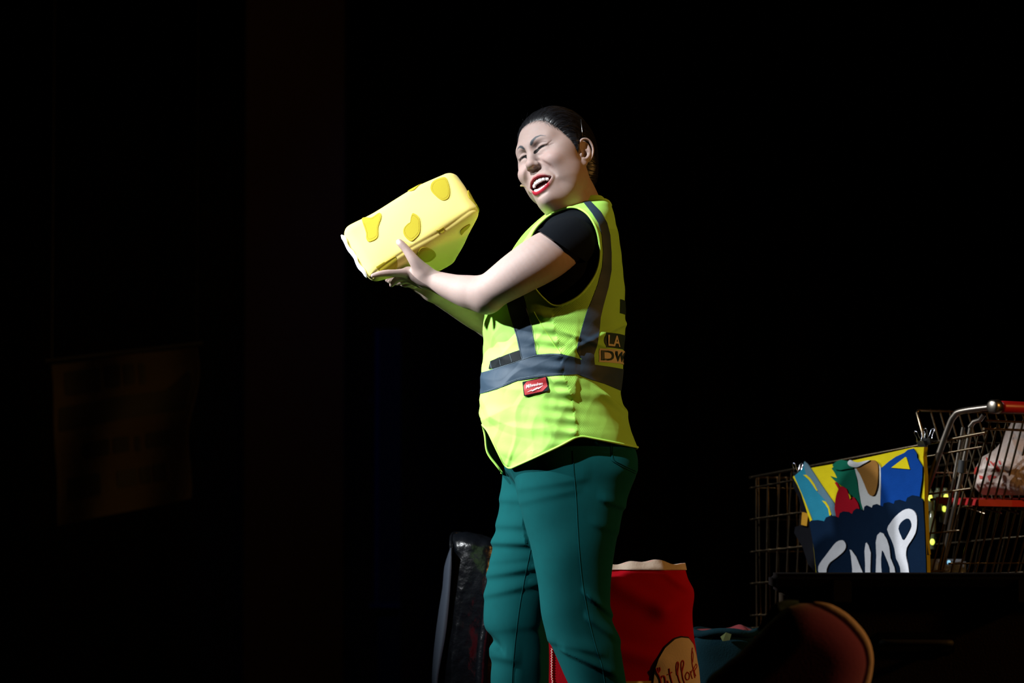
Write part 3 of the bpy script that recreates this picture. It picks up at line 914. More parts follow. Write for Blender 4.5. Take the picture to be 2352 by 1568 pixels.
def on_surface(bvh, pts, off=0.0, ymax=None):
    out = []
    for px, py in pts:
        d = Vector(P(px, py, 0) - CAM).normalized()
        loc, nrm, i, dist = bvh.ray_cast(Vector(CAM), d)
        if loc is None: continue
        out.append(np.array(loc) + np.array(nrm) * off * (1 if nrm.dot(d) < 0 else -1))
    return np.array(out)

def patch(V, T, poly, off, th, near=True, sm=0, both=False, ymax=0.03):
    """piece of a surface inside a pixel-plane outline, lifted by off, th thick"""
    n = vnormals(V, T)
    px = near_px(V) if both else PX(V)
    poly = smooth_poly(poly, sm) if sm else poly
    m = poly_sd(px, poly)
    if near and not both: m = np.where(n[:, 1] > 0.15, -1, m); m = np.where(V[:, 1] > ymax, -1, m)
    v, t, nn = clip(V, T, m, (n,))
    nn = nn / np.maximum(np.linalg.norm(nn, axis=1, keepdims=True), 1e-9)
    return shell(v + nn * off, t, th)

def dense(V, T, poly, both=False):
    """subdivide the triangles around an outline so that it cuts cleanly"""
    return V, T

# cheese: a felt wedge; local axes a (long), s (up on the broad face), d (depth behind the broad face)
_t = math.radians(25)
CH_A = np.array([0.86, 0.0, 0.51]); CH_A /= np.linalg.norm(CH_A)
_u = np.array([-CH_A[2], 0, CH_A[0]])
CH_S = _u * math.cos(_t) + np.array([0, 1, 0]) * math.sin(_t)
CH_D = np.array([0, 1, 0]) * math.cos(_t) - _u * math.sin(_t)
CH_C = P(941, 506, -0.090)
CH_R = np.stack([CH_A, CH_S, CH_D], 1)
def cheese_world(v): return v @ CH_R.T + CH_C
CH_L, CH_H, CH_DEP = 0.149, 0.0760, 0.158

def build_cheese_surface():
    F = Field((-0.175, -0.1, -0.03), (0.175, 0.1, 0.19), 0.0021)
    r = 0.026
    tri = np.array([(-CH_L + r, r), (CH_L - r, r), (0.012 + 0.02, CH_DEP - r), (0.012 - 0.02, CH_DEP - r)])
    def fn(X, Y, Z):
        sh = X.shape
        p2 = np.stack([X[:, :1, :].ravel(), Z[:, :1, :].ravel()], 1)
        d2 = -poly_sd(p2, tri).reshape(sh[0], 1, sh[2])
        dy = np.abs(Y) - (CH_H - r)
        return np.minimum(np.maximum(d2, dy), 0) + np.sqrt(np.maximum(d2, 0) ** 2 + np.maximum(dy, 0) ** 2) - r
    F.add((fn, np.array([-0.16, -0.085, -0.02]), np.array([0.16, 0.085, 0.17])))
    V, Q = F.mesh(); V = smooth_mesh(V, Q, 4, 0.4)
    n = vnormals(V, Q); Q = Q[:, ::-1]
    b = 0.008 * np.clip(1 - (V[:, 0] / CH_L) ** 2, 0, 1) * np.clip(1 - (V[:, 1] / CH_H) ** 2, 0, 1) * (V[:, 2] < 0.03)
    d = b + vnoise(V, 30, 31) * 0.0046 + vnoise(V * np.array([1.3, .6, 1]), 75, 32) * 0.0019
    seam = np.exp(-((V[:, 1] + CH_H - 0.013 + 0.002 * np.sin(V[:, 0] * 30)) / 0.0026) ** 2) * (V[:, 2] < 0.02)
    d -= 0.0016 * np.clip(seam, 0, 1)
    V = V + n * d[:, None]
    V[:, 1] *= 1 - 0.55 * V[:, 0]
    return V, Q
# ------------------------------------------------------------------ materials of the performer
SKIN = (0.41, 0.300, 0.268)
M_skin = mat('skin', SKIN, 0.58, coltex=True, sss=0.15, var=0.05, vscale=90, bump=('noise', 900, 0.10, 0.0005), spec=0.3)
M_hair = mat('black_hair', (0.006, 0.006, 0.0075), 0.40, spec=0.35)
M_teeth = mat('teeth_enamel', (0.80, 0.80, 0.76), 0.25)
M_shirt = mat('black_jersey', (0.003, 0.0045, 0.007), 0.95, bump=('noise', 700, 0.2, 0.0006), spec=0.1)
M_lime = mat('lime_polyester', (0.43, 0.88, 0.140), 0.75, bump=('noise', 260, 0.15, 0.0008))
M_pipe = mat('lime_binding', (0.48, 0.90, 0.13), 0.7)
M_band = mat('grey_reflective_tape', (0.026, 0.050, 0.080), 0.6, spec=0.3, bump=('noise', 120, 0.2, 0.001), var=0.1, vscale=40)
M_blk = mat('black_webbing', (0.006, 0.009, 0.011), 0.7, bump=('noise', 600, 0.3, 0.0006), spec=0.15)
M_thread = mat('grey_thread', (0.11, 0.16, 0.19), 0.7)
M_teal = mat('teal_twill', (0.001, 0.060, 0.063), 0.9, bump=('noise', 900, 0.2, 0.0006), var=0.12, vscale=30, spec=0.1)
M_teal2 = mat('teal_stitching', (0.001, 0.034, 0.036), 0.9, spec=0.05)
M_red = mat('red_label', (0.42, 0.02, 0.025), 0.6)
M_white = mat('white_print', (0.85, 0.85, 0.85), 0.6)
M_green = mat('dark_green_print', (0.004, 0.030, 0.026), 0.6)
M_shoe = mat('black_shoe', (0.01, 0.01, 0.01), 0.5)

def mesh_fabric(name, color):
    """knitted mesh: small see-through holes in a staggered grid"""
    m = bpy.data.materials.new(name); N, L = nodes_of(m)
    b = N['Principled BSDF']; b.inputs['Base Color'].default_value = (*color, 1); b.inputs['Roughness'].default_value = 0.75
    tc = N.new('ShaderNodeTexCoord'); sx = N.new('ShaderNodeSeparateXYZ'); L.new(tc.outputs['Object'], sx.inputs[0])
    def M(op, a_, b_):
        q = N.new('ShaderNodeMath'); q.operation = op
        for i, val in enumerate((a_, b_)):
            if val is None: continue
            if isinstance(val, (int, float)): q.inputs[i].default_value = val
            else: L.new(val, q.inputs[i])
        return q.outputs[0]
    k = 2 * math.pi / 0.0050
    u = M('MULTIPLY', M('ADD', sx.outputs[0], sx.outputs[1]), k); w = M('MULTIPLY', M('ADD', sx.outputs[2], M('MULTIPLY', sx.outputs[0], 0.12)), k)
    pr = M('MULTIPLY', M('COSINE', u, None), M('COSINE', w, None))
    class lt: outputs = [M('GREATER_THAN', pr, 0.66)]
    tr = N.new('ShaderNodeBsdfTransparent'); mx = N.new('ShaderNodeMixShader')
    L.new(lt.outputs[0], mx.inputs[0]); L.new(b.outputs[0], mx.inputs[1]); L.new(tr.outputs[0], mx.inputs[2])
    L.new(mx.outputs[0], N['Material Output'].inputs['Surface'])
    return m
M_mesh = mesh_fabric('lime_mesh_knit', (0.41, 0.84, 0.115))

def build_person():
    global HEAD_BVH
    person = empty('person', P(1300, 1890, 0) * np.array([1, 1, 0]), 'performer in a lime safety vest and teal trousers holding up a felt cheese wedge', 'person')
    V, Q, col, slits, lipu, lipl = build_head()
    HEAD_BVH = BVHTree.FromPolygons(V.tolist(), Q.tolist())
    parts = [(to_world(V), Q)]; cols = [col]
    for v, q in build_arms():
        parts.append((v, q)); c = np.tile(np.array(SKIN), (len(v), 1))
        # pale nail on the raised thumb
        if len(parts) == 2:
            d = np.linalg.norm((v - P(914, 556, -0.122)) * np.array([1, 1, 1]), axis=1)
            k = np.clip((0.0068 - d) / 0.0012, 0, 1)[:, None]; c = c * (1 - k) + np.array([0.50, 0.42, 0.42]) * k
        cols.append(c)
    # trunk and legs under the clothes
    F = Field((P(1120, 0, 0)[0], -0.18, 0.03), (P(1500, 0, 0)[0], 0.18, P(0, 470, 0)[2]), 0.008)
    F.add(d_loft([(z, cx, cy, rx - .022, ry - .022) for z, cx, cy, rx, ry in rows_px(SHIRT[1:])], 2.2), 0, 0.02)
    for tab, y in ((NEAR_LEG, -0.086), (FAR_LEG, 0.086)):
        F.add(d_loft([(z, cx, y, rx - .018, ry - .018) for z, cx, _, rx, ry in rows_px(tab, y)], 2.1), 0.02)
    v, q = F.mesh(); parts.append((v, q)); cols.append(np.tile(np.array(SKIN), (len(v), 1)))
    bv, bf = merge(parts)
    mesh_obj('body', bv, bf, M_skin, person, col=np.concatenate(cols))
    tv, tq = build_teeth(); tag(mesh_obj('teeth', to_world(tv), tq, M_teeth, person), 'white teeth in the open laughing mouth')
    hv, hq, HF = build_hair()
    hair = tag(mesh_obj('hair', to_world(hv), hq, M_hair, person), 'black hair combed back and tied low')
    sv, sq = hair_strands(HF); tag(mesh_obj('hair_strands', to_world(sv), sq, M_hair, hair), kind='stuff')
    lv, lf = lashes(slits); tag(mesh_obj('eyelashes', to_world(lv), lf, M_hair, person), kind='stuff')
    HB = BVHTree.FromPolygons(to_world(hv).tolist(), hq.tolist())
    pin = on_surface(HB, [(1334, 275), (1334.5, 285), (1336, 300), (1337, 313)], 0.0012)
    if len(pin) > 2:
        pv, pf = tube_mesh(smooth_poly(pin, 4, closed=False), 0.0007, 6); mesh_obj('hair_pin', pv, pf, M_pin, hair)

    # black T-shirt
    v, t = build_shirt(); tag(mesh_obj('t_shirt', v, t, M_shirt, person), 'black short-sleeved T-shirt')

    # trousers
    TV, TT = build_trousers()
    tr_o = mesh_obj('trousers', TV, TT, M_teal, person); tag(tr_o, 'teal five-pocket trousers')
    TB = BVHTree.FromPolygons(TV.tolist(), TT.tolist())
    for nm, pts in (('side_seam', [(1316, 1035), (1319, 1090), (1324, 1150), (1327, 1210), (1331, 1270), (1337, 1330), (1346, 1385), (1357, 1440), (1370, 1490), (1383, 1530), (1392, 1580), (1415, 1680), (1440, 1840)]),
                    ('inner_seam', [(1219, 1262), (1211, 1300), (1203, 1340), (1194, 1390), (1186, 1450), (1180, 1510), (1176, 1580), (1178, 1680), (1184, 1840)])):
        q = on_surface(TB, smooth_poly(pts, 6, closed=False), 0.0002)
        sv_, sf_ = tube_mesh(q, 0.0012, 6); mesh_obj(nm, sv_, sf_, M_teal2, tr_o)
    pocket = [(1402, 1016), (1404, 1058), (1440, 1078), (1461, 1088), (1470, 1060), (1470, 1022)]
    pv, pf = patch(TV, TT, pocket, 0.0016, 0.0014); mesh_obj('back_pocket', pv, pf, M_teal, tr_o)
    q = on_surface(TB, smooth_poly([(1406, 1020), (1408, 1054), (1430, 1068), (1458, 1082)], 5, closed=False), 0.0022)
    sv_, sf_ = tube_mesh(q, 0.0009, 6); mesh_obj('pocket_stitching', sv_, sf_, M_teal2, tr_o)
    # shoes
    for tab, y in ((NEAR_LEG, -0.086), (FAR_LEG, 0.086)):
        c = P((tab[-1][1] + tab[-1][2]) / 2, 1890, y)
        F = Field((c[0] - 0.22, y - 0.07, -0.005), (c[0] + 0.10, y + 0.07, 0.13), 0.005)
        F.chain([(c[0] + 0.035, y, 0.040), (c[0] - 0.05, y, 0.042), (c[0] - 0.15, y, 0.034)], [0.038, 0.042, 0.033], 0.03)
        F.add(d_cone((c[0], y, 0.05), (c[0], y, 0.10), 0.042, 0.045), 0.03)
        F.f = smax(F.f, np.broadcast_to((0.001 - F.ax[2])[None, None, :], F.f.shape), 0.006)
        v, q = F.mesh(); mesh_obj('shoe', v, q, M_shoe, person)

    build_vest(person)
    return person

def build_vest(person):
    V, T, n = build_vest_surface()
    n = vnormals(V, T); px = near_px(V)
    sm = smooth_poly(SEAM, 4, closed=False)
    ms = np.interp(px[:, 1], sm[:, 1], sm[:, 0]) - px[:, 0]
    fv, ft = clip(V, T, ms)
    front = mesh_obj('safety_vest', *shell(fv, ft, 0.0012), M_lime, person)
    tag(front, 'lime high-visibility safety vest with grey reflective bands')
    bv, bt, bpx = clip(V, T, -ms, (px,))
    yk = np.where(True, 523 - bpx[:, 1] + (bpx[:, 0] - 1385) * 0.12, 0)
    yv, yt = clip(bv, bt, yk); mesh_obj('back_yoke', *shell(yv, yt, 0.0012), M_lime, front)
    mv, mt = clip(bv, bt, -yk); tag(mesh_obj('mesh_panel', *shell(mv, mt, 0.0008), M_mesh, front), 'perforated lime mesh side and back')
    # bindings along every open edge
    for L in rim_loops(T):
        p = resample(V[L], 0.004)
        k = np.ones(9) / 9
        p = np.stack([np.convolve(np.r_[p[-4:, i], p[:, i], p[:4, i]], k, 'valid') for i in range(3)], 1)
        tv, tf = tube_mesh(p, 0.0028, 6, closed=True)
        mesh_obj('edge_binding', tv, tf, M_pipe, front)
    band = BAND_T + BAND_B[::-1]
    v, f = patch(V, T, band, 0.0016, 0.0014, both=True); w = mesh_obj('waist_band', v, f, M_band, front)
    fs = [(1128, 560), (1166, 555), (1190, 640), (1207, 692), (1220, 750), (1232, 818), (1198, 830), (1187, 775), (1170, 718), (1150, 640)]
    v, f = patch(V, T, fs, 0.0012, 0.0011, both=True); mesh_obj('front_strap', v, f, M_band, front)
    bs = [(1338, 462), (1360, 490), (1374, 512), (1382, 540), (1385, 580), (1383, 612), (1373, 652), (1358, 692), (1347, 717), (1338, 747), (1327, 790), (1325, 806), (1340, 832), (1366, 842), (1364, 815), (1372, 790), (1377, 755), (1379, 730), (1386, 700), (1397, 660), (1404, 620), (1404, 580), (1401, 540), (1394, 512), (1379, 486), (1356, 462)]
    v, f = patch(V, T, bs, 0.0012, 0.0011, both=True); mesh_obj('back_strap', v, f, M_band, front)
    # pen loops
    lp = [(1124, 848), (1128, 829), (1160, 816), (1194, 804), (1198, 826), (1147, 842)]
    v, f = patch(V, T, lp, 0.0024, 0.0020); loops = mesh_obj('pen_loops', v, f, M_blk, front)
    VB = BVHTree.FromPolygons(V.tolist(), T.tolist())
    for a, b in (((1128, 830), (1131, 846)), ((1148, 821), (1152, 839)), ((1171, 812), (1177, 831))):
        q = on_surface(VB, [a, ((a[0]+b[0])/2, (a[1]+b[1])/2), b], 0.0028)
        if len(q) == 3: mesh_obj('loop_stitch', *tube_mesh(q, 0.0006, 5), M_thread, front)
    for pts in ([(1126, 853), (1147, 844), (1192, 829), (1230, 817), (1265, 815), (1288, 816)], [(1114, 899), (1142, 890), (1187, 871), (1241, 862), (1290, 858)], [(1209, 708), (1222, 752), (1231, 812)], [(1174, 722), (1189, 776), (1199, 824)]):
        q = on_surface(VB, smooth_poly(pts, 5, closed=False), 0.0020)
        if len(q) > 3: mesh_obj('stitching', *tube_mesh(q, 0.0005, 5), M_thread, front)
    for nm, pts in (('front_seam', [(1226, 716), (1245, 748), (1268, 783), (1288, 812)]),):
        q = on_surface(VB, smooth_poly(pts, 6, closed=False), 0.0004)
        mesh_obj(nm, *tube_mesh(q, 0.0011, 6), M_pipe, front)
    # brand label
    lab = [(1200.5, 877), (1255.5, 863.5), (1261.6, 897), (1204.6, 909.6)]
    v, f = patch(V, T, lab, 0.0030, 0.0024); lb = mesh_obj('label_patch', v, f, M_blk, front)
    octo = [(1203.5, 886), (1211, 876), (1253.5, 866.5), (1258.5, 888), (1247, 899), (1206.5, 907)]
    v, f = patch(V, T, octo, 0.0036, 0.0006); mesh_obj('label_field', v, f, M_red, front)
    def on_patch(uv, mat_, name):
        tv_, tf_ = uv
        pts = on_surface(VB, tv_.tolist(), 0.0054)
        if len(pts) == len(tv_): mesh_obj(name, pts, tf_, mat_, front, smooth=False)
    tv_, tf_ = text_mesh('Milwaukee', 1.0, 0.25, 0.012)
    tv_ = tv_[:, :2]; w_ = tv_[:, 0].max(); x = tv_[:, 0] / w_; y = tv_[:, 1]
    base = np.array([1209.5, 893.5]); du = np.array([38, -10.5]); dv = np.array([-1.5, -11.5])
    on_patch((base + x[:, None] * du + y[:, None] * dv, tf_), M_white, 'label_lettering')
    bolt = np.array([(1211, 901), (1222, 895.5), (1221, 897.5), (1235, 891.3), (1234, 893.5), (1249, 885.5), (1238, 895), (1238.5, 892.8), (1224, 899.2), (1224.5, 897)])
    on_patch((bolt, [[0, 1, 9], [1, 2, 8], [1, 8, 9], [2, 3, 7], [2, 7, 8], [3, 4, 6], [3, 6, 7], [4, 5, 6]]), M_white, 'label_bolt')
    # prints on the back
    def on_back(yz, off=0.0016):
        out = []
        for y, z in yz:
            loc, nr, i, d = VB.ray_cast(Vector((1.5, y, z)), Vector((-1, 0, 0)))
            if loc is None: return None
            out.append(np.array(loc) + np.array([off, 0, 0]))
        return np.array(out)
    def grid_print(name, y0, y1, z0, z1, m_, off=0.0016, ny=16, nz=6):
        yz = [(y0 + (y1 - y0) * i / ny, z0 + (z1 - z0) * j / nz) for j in range(nz + 1) for i in range(ny + 1)]
        p = on_back(yz, off)
        if p is None: return
        f = [[j*(ny+1)+i, j*(ny+1)+i+1, (j+1)*(ny+1)+i+1, (j+1)*(ny+1)+i] for j in range(nz) for i in range(ny)]
        return mesh_obj(name, p, f, m_, front)
    zz = lambda py: P(1420, py, -0.1)[2]
    box = grid_print('back_print', -0.148, 0.060, zz(800), zz(766), M_green)
    grid_print('back_emblem', -0.090, 0.090, zz(718), zz(686), M_green)
    def back_text(body, y0, y1, zb, zt, m_, off):
        tv_, tf_ = text_mesh(body, 1.0, 0.0, 0.02)
        tv_ = tv_[:, :2]; tv_ = (tv_ - tv_.min(0)) / (tv_.max(0) - tv_.min(0))
        p = on_back([(y0 + (y1 - y0) * a, zb + (zt - zb) * b) for a, b in tv_], off)
        if p is not None: mesh_obj('back_lettering', p, tf_, m_, front, smooth=False)
    M_tan = mat('cream_print', (0.62, 0.55, 0.38), 0.7)
    back_text('LA', -0.142, -0.090, zz(796), zz(771), M_tan, 0.0026)
    grid_print('back_print', -0.158, 0.060, zz(834), zz(803), M_tan)
    back_text('DWP', -0.155, -0.030, zz(830), zz(807), M_green, 0.0026)
    # stand-up collar round the neck
    a = np.linspace(-1.75, 1.75, 50); rows = []
    c = P(1346, 470, 0)
    pts = []
    for j, hgt in enumerate((-0.010, -0.004, 0.004, 0.010, 0.013)):
        for t in a:
            x = c[0] + (0.0575 - 0.0035 * j) * math.cos(t) + 0.001 * j; y = (0.0640 - 0.0035 * j) * math.sin(t)
            loc = VB.ray_cast(Vector((c[0] + 0.062 * math.cos(t), 0.069 * math.sin(t), 2.0)), Vector((0, 0, -1)))[0]
            z = (loc.z if loc else c[2] + 0.01 * math.cos(t))
            pts.append((x, y, z + hgt))
    cv = np.array(pts).reshape(5, 50, 3)
    k = np.ones(7) / 7
    for j in range(5): cv[j, :, 2] = np.convolve(np.r_[[cv[j, 0, 2]] * 3, cv[j, :, 2], [cv[j, -1, 2]] * 3], k, 'valid')
    f = [[j*50+i, j*50+i+1, (j+1)*50+i+1, (j+1)*50+i] for j in range(4) for i in range(49)]
    mesh_obj('collar', *shell(cv.reshape(-1, 3), tris_of(np.array(f)), 0.003), M_pipe, front)

def build_cheese():
    ch = None
    V, Q = build_cheese_surface(); T = tris_of(Q); n = -vnormals(V, Q)
    body = mesh_obj('cheese_wedge', cheese_world(V), Q, M_cheese)
    tag(body, 'pale yellow felt cheese wedge with darker spots held up in both hands', 'plush prop')
    def spot_patch(face, poly, sm=5, thr=0.05, wmin=-0.03):
        poly = np.array(poly, float)
        # outline given in photo pixels -> coordinates of the face
        o, ax, ay, flip = face
        nn = np.cross(ax, ay)
        uv = []
        for p in poly:
            d = P(p[0], p[1], 0) - CAM
            t = ((o - CAM) @ nn) / (d @ nn); q = CAM + d * t - o
            uv.append((q @ ax, q @ ay))
        uv = smooth_poly(uv, sm)
        W = cheese_world(V) - o
        m = poly_sd(np.stack([W @ ax, W @ ay], 1), uv)
        nw = n @ CH_R.T
        m = np.where((nw @ nn * flip > thr) & (W @ nn * flip > wmin), m, -1)
        if (m > 0).sum() < 5: return
        v, t, n2 = clip(cheese_world(V), T, m, (nw,))
        n2 /= np.maximum(np.linalg.norm(n2, axis=1, keepdims=True), 1e-9)
        sp = mesh_obj('felt_spot', *shell(v + n2 * 0.0018, t, 0.0022), M_spot, body)
        # stitched line inside the edge
        uv2 = np.array(uv); c = uv2.mean(0); ins = c + (uv2 - c) * 0.84
        CB = cheese_bvh
        pts = []
        for a, b in ins:
            w = o + ax * a + ay * b - nn * flip * -0.1
            loc, nr_, _i, _d = CB.ray_cast(Vector(w), Vector(-nn * flip))
            if loc is not None and abs(nr_.dot(Vector(nn))) > 0.6 and _d < 0.13: pts.append(np.array(loc) + nn * flip * 0.0017)
        if len(pts) > 8: mesh_obj('stitching', *tube_mesh(resample(np.array(pts), 0.003), 0.0005, 4, closed=True), M_spotline, sp)
    cheese_bvh = BVHTree.FromPolygons(cheese_world(V).tolist(), Q.tolist())
    front = (CH_C.copy(), CH_A, CH_S, 1 if np.cross(CH_A, CH_S) @ (-CH_D) > 0 else -1)
    bot = (CH_C - CH_S * CH_H, CH_A, CH_D, 1 if np.cross(CH_A, CH_D) @ (-CH_S) > 0 else -1)
    Z = lambda pts: [(760 + x * 380 / 1862, 360 + y * 320 / 1568) for x, y in pts]
    spot_patch(front, Z([(1160, 280), (1280, 235), (1325, 300), (1345, 400), (1330, 480), (1270, 510), (1200, 470), (1130, 380)]))
    spot_patch(front, Z([(850, 345), (930, 270), (1020, 228), (985, 320), (940, 385), (885, 388)]))
    spot_patch(front, Z([(345, 690), (380, 675), (460, 690), (550, 640), (575, 690), (540, 800), (530, 920), (440, 968), (405, 930), (400, 860)]))
    spot_patch(front, Z([(920, 690), (945, 662), (1010, 720), (1012, 860), (960, 930), (900, 958), (835, 900), (830, 830), (880, 775), (905, 760)]))
    spot_patch(front, Z([(300, 630), (350, 585), (430, 550), (400, 590), (350, 620)]))
    spot_patch(bot, thr=0.12, wmin=-0.016, poly= Z([(970, 1100), (1020, 1040), (1090, 1020), (1160, 1060), (1180, 1120), (1110, 1180), (1020, 1180), (960, 1130)]))
    spot_patch(bot, thr=0.12, wmin=-0.016, poly= Z([(1170, 840), (1230, 790), (1290, 765), (1300, 850), (1270, 885), (1210, 885)]))
    spot_patch(bot, thr=0.12, wmin=-0.016, poly= Z([(460, 1245), (600, 1160), (740, 1095), (760, 1180), (730, 1260), (640, 1310), (520, 1290)]))
    spot_patch(bot, thr=0.12, wmin=-0.016, poly= Z([(1460, 840), (1500, 800), (1570, 768), (1560, 800), (1500, 850), (1470, 885)]))
    # right side spot and one under the apex
    er = (np.array([0.032 - CH_L, 0, CH_DEP]) / np.linalg.norm([0.032 - CH_L, 0, CH_DEP])) @ CH_R.T
    right = (cheese_world(np.array([[CH_L - 0.01, 0, 0.012]]))[0], er, CH_S, 1)
    nn = np.cross(er, CH_S); right = (right[0], er, CH_S, 1 if nn @ CH_A > 0 else -1)
    W = cheese_world(V) - right[0]
    m = poly_sd(np.stack([W @ er, W @ CH_S], 1), smooth_poly([(0.0, 0.0), (0.03, 0.015), (0.05, -0.01), (0.045, -0.045), (0.012, -0.05), (-0.004, -0.03)], 5))
    nw = n @ CH_R.T; m = np.where((nw @ nn) * right[3] > 0.2, m, -1)
    v, t, n2 = clip(cheese_world(V), T, m, (nw,)); n2 /= np.linalg.norm(n2, axis=1, keepdims=True)
    mesh_obj('felt_spot', *shell(v + n2 * 0.003, t, 0.0035), M_spot, body)
    # white zip tape along the left edge
    pts = [(-CH_L - 0.002 + 0.0016 * math.sin(i * 0.4), s, 0.012 + 0.002 * math.sin(i * 0.7)) for i, s in enumerate(np.linspace(0.066, -0.064, 40))]
    z = mesh_obj('zip_tape', *tube_mesh(cheese_world(np.array(pts)), [(0.0048 + 0.0006 * math.sin(i * 0.45)) * min(1, (i + 1) / 3, (40 - i) / 3) for i in range(40)], 8), M_zip, body)
    return body
# ------------------------------------------------------------------ stage and props
def bevel_box(lo, hi, b=0.004, seg=2):
    bm = bmesh.new(); bmesh.ops.create_cube(bm, size=1.0)
    lo = np.array(lo, float); hi = np.array(hi, float)
    for v in bm.verts: v.co = Vector((lo + hi) / 2 + np.array(v.co) * (hi - lo))
    if b: bmesh.ops.bevel(bm, geom=bm.edges[:], offset=b, segments=seg, affect='EDGES')
    v = np.array([q.co[:] for q in bm.verts]); f = [[q.index for q in t.verts] for t in bm.faces]
    bm.free(); return v, f

def extrude_poly(P3, nrm, th):
    """flat outline (n,3) thickened along nrm: front face at P3"""
    n = len(P3); nrm = np.asarray(nrm, float)
    V = np.concatenate([P3, P3 - nrm * th])
    bm = bmesh.new(); vs = [bm.verts.new(v) for v in V]
    bm.faces.new(vs[:n]); bm.faces.new(vs[n:][::-1])
    for i in range(n): bm.faces.new([vs[i], vs[n + i], vs[n + (i + 1) % n], vs[(i + 1) % n]])
    bmesh.ops.recalc_face_normals(bm, faces=bm.faces)
    bmesh.ops.triangulate(bm, faces=bm.faces)
    bm.verts.index_update()
    v = np.array([q.co[:] for q in bm.verts]); f = [[q.index for q in t.verts] for t in bm.faces]
    bm.free(); return v, f

def build_stage():
    M_floor = mat('black_stage_floor', (0.010, 0.009, 0.008), 0.5, bump=('noise', 60, 0.2, 0.002), var=0.3, vscale=6)
    M_drape = mat('black_drape', (0.0035, 0.0030, 0.0028), 0.95, var=0.2, vscale=5)
    M_pillar = mat('brown_wing_panel', (0.060, 0.030, 0.012), 0.9, var=0.15, vscale=4)
    M_door = mat('dark_door_blue', (0.010, 0.012, 0.045), 0.7, var=0.2)
    v, f = bevel_box((-7, -3.0, -0.10), (7, 9, 0.0), 0); tag(mesh_obj('floor', v, f, M_floor, smooth=False), kind='structure')
    # back drape with folds
    xs = np.linspace(-6, 6, 700); ph = np.cumsum(0.5 + 0.5 * np.abs(np.sin(np.arange(700) * 0.013))) * 0.33
    ys = 6.5 + 0.06 * np.sin(ph) + 0.02 * np.sin(ph * 2.7)
    V = np.array([(x, y, z) for z in (0.0, 6.0) for x, y in zip(xs, ys)])
    F = [[i, i + 1, 701 + i, 700 + i] for i in range(699)]
    tag(mesh_obj('wall_back', *shell(V, tris_of(np.array(F)), 0.01), M_drape), kind='structure')
    # brown wing flat on the left
    a, b = P(562, 700, 5.0), P(791, 700, 5.0)
    v, f = bevel_box((a[0], 5.0, 0.0), (b[0], 5.1, 5.0), 0.004); wing = tag(mesh_obj('wall_wing', v, f, M_pillar, smooth=False), kind='structure')
    a, b = P(850, 700, 5.6), P(921, 700, 5.6)
    zt = P(0, 755, 5.6)[2]; zb = P(0, 1388, 5.6)[2]
    v, f = bevel_box((a[0] + 0.03, 5.6, 0.0), (b[0], 5.66, zt), 0.004)
    door = tag(mesh_obj('door_1', v, f, M_door, smooth=False), kind='structure')
    M_edge = mat('blue_edge_paint', (0.02, 0.03, 0.16), 0.6)
    v, f = bevel_box((a[0] + 0.02, 5.585, zb), (a[0] + 0.035, 5.598, zt), 0.002); mesh_obj('door_edge', v, f, M_edge, door, smooth=False)
    v, f = bevel_box((a[0] + 0.0, 5.57, zb - 0.014), (b[0], 5.6, zb + 0.006), 0.002); mesh_obj('door_rail', v, f, M_edge, door, smooth=False)
    h = P(851, 925, 5.55)
    hv, hf = tube_mesh([h + np.array([0, 0, .018]), h + np.array([0.0, -0.02, .012]), h + np.array([0, -0.02, -.012]), h + np.array([0, 0, -.018])], 0.004, 6)
    mesh_obj('door_handle', hv, hf, mat('dull_brass', (0.5, 0.4, 0.25), 0.4, metal=1.0), door)

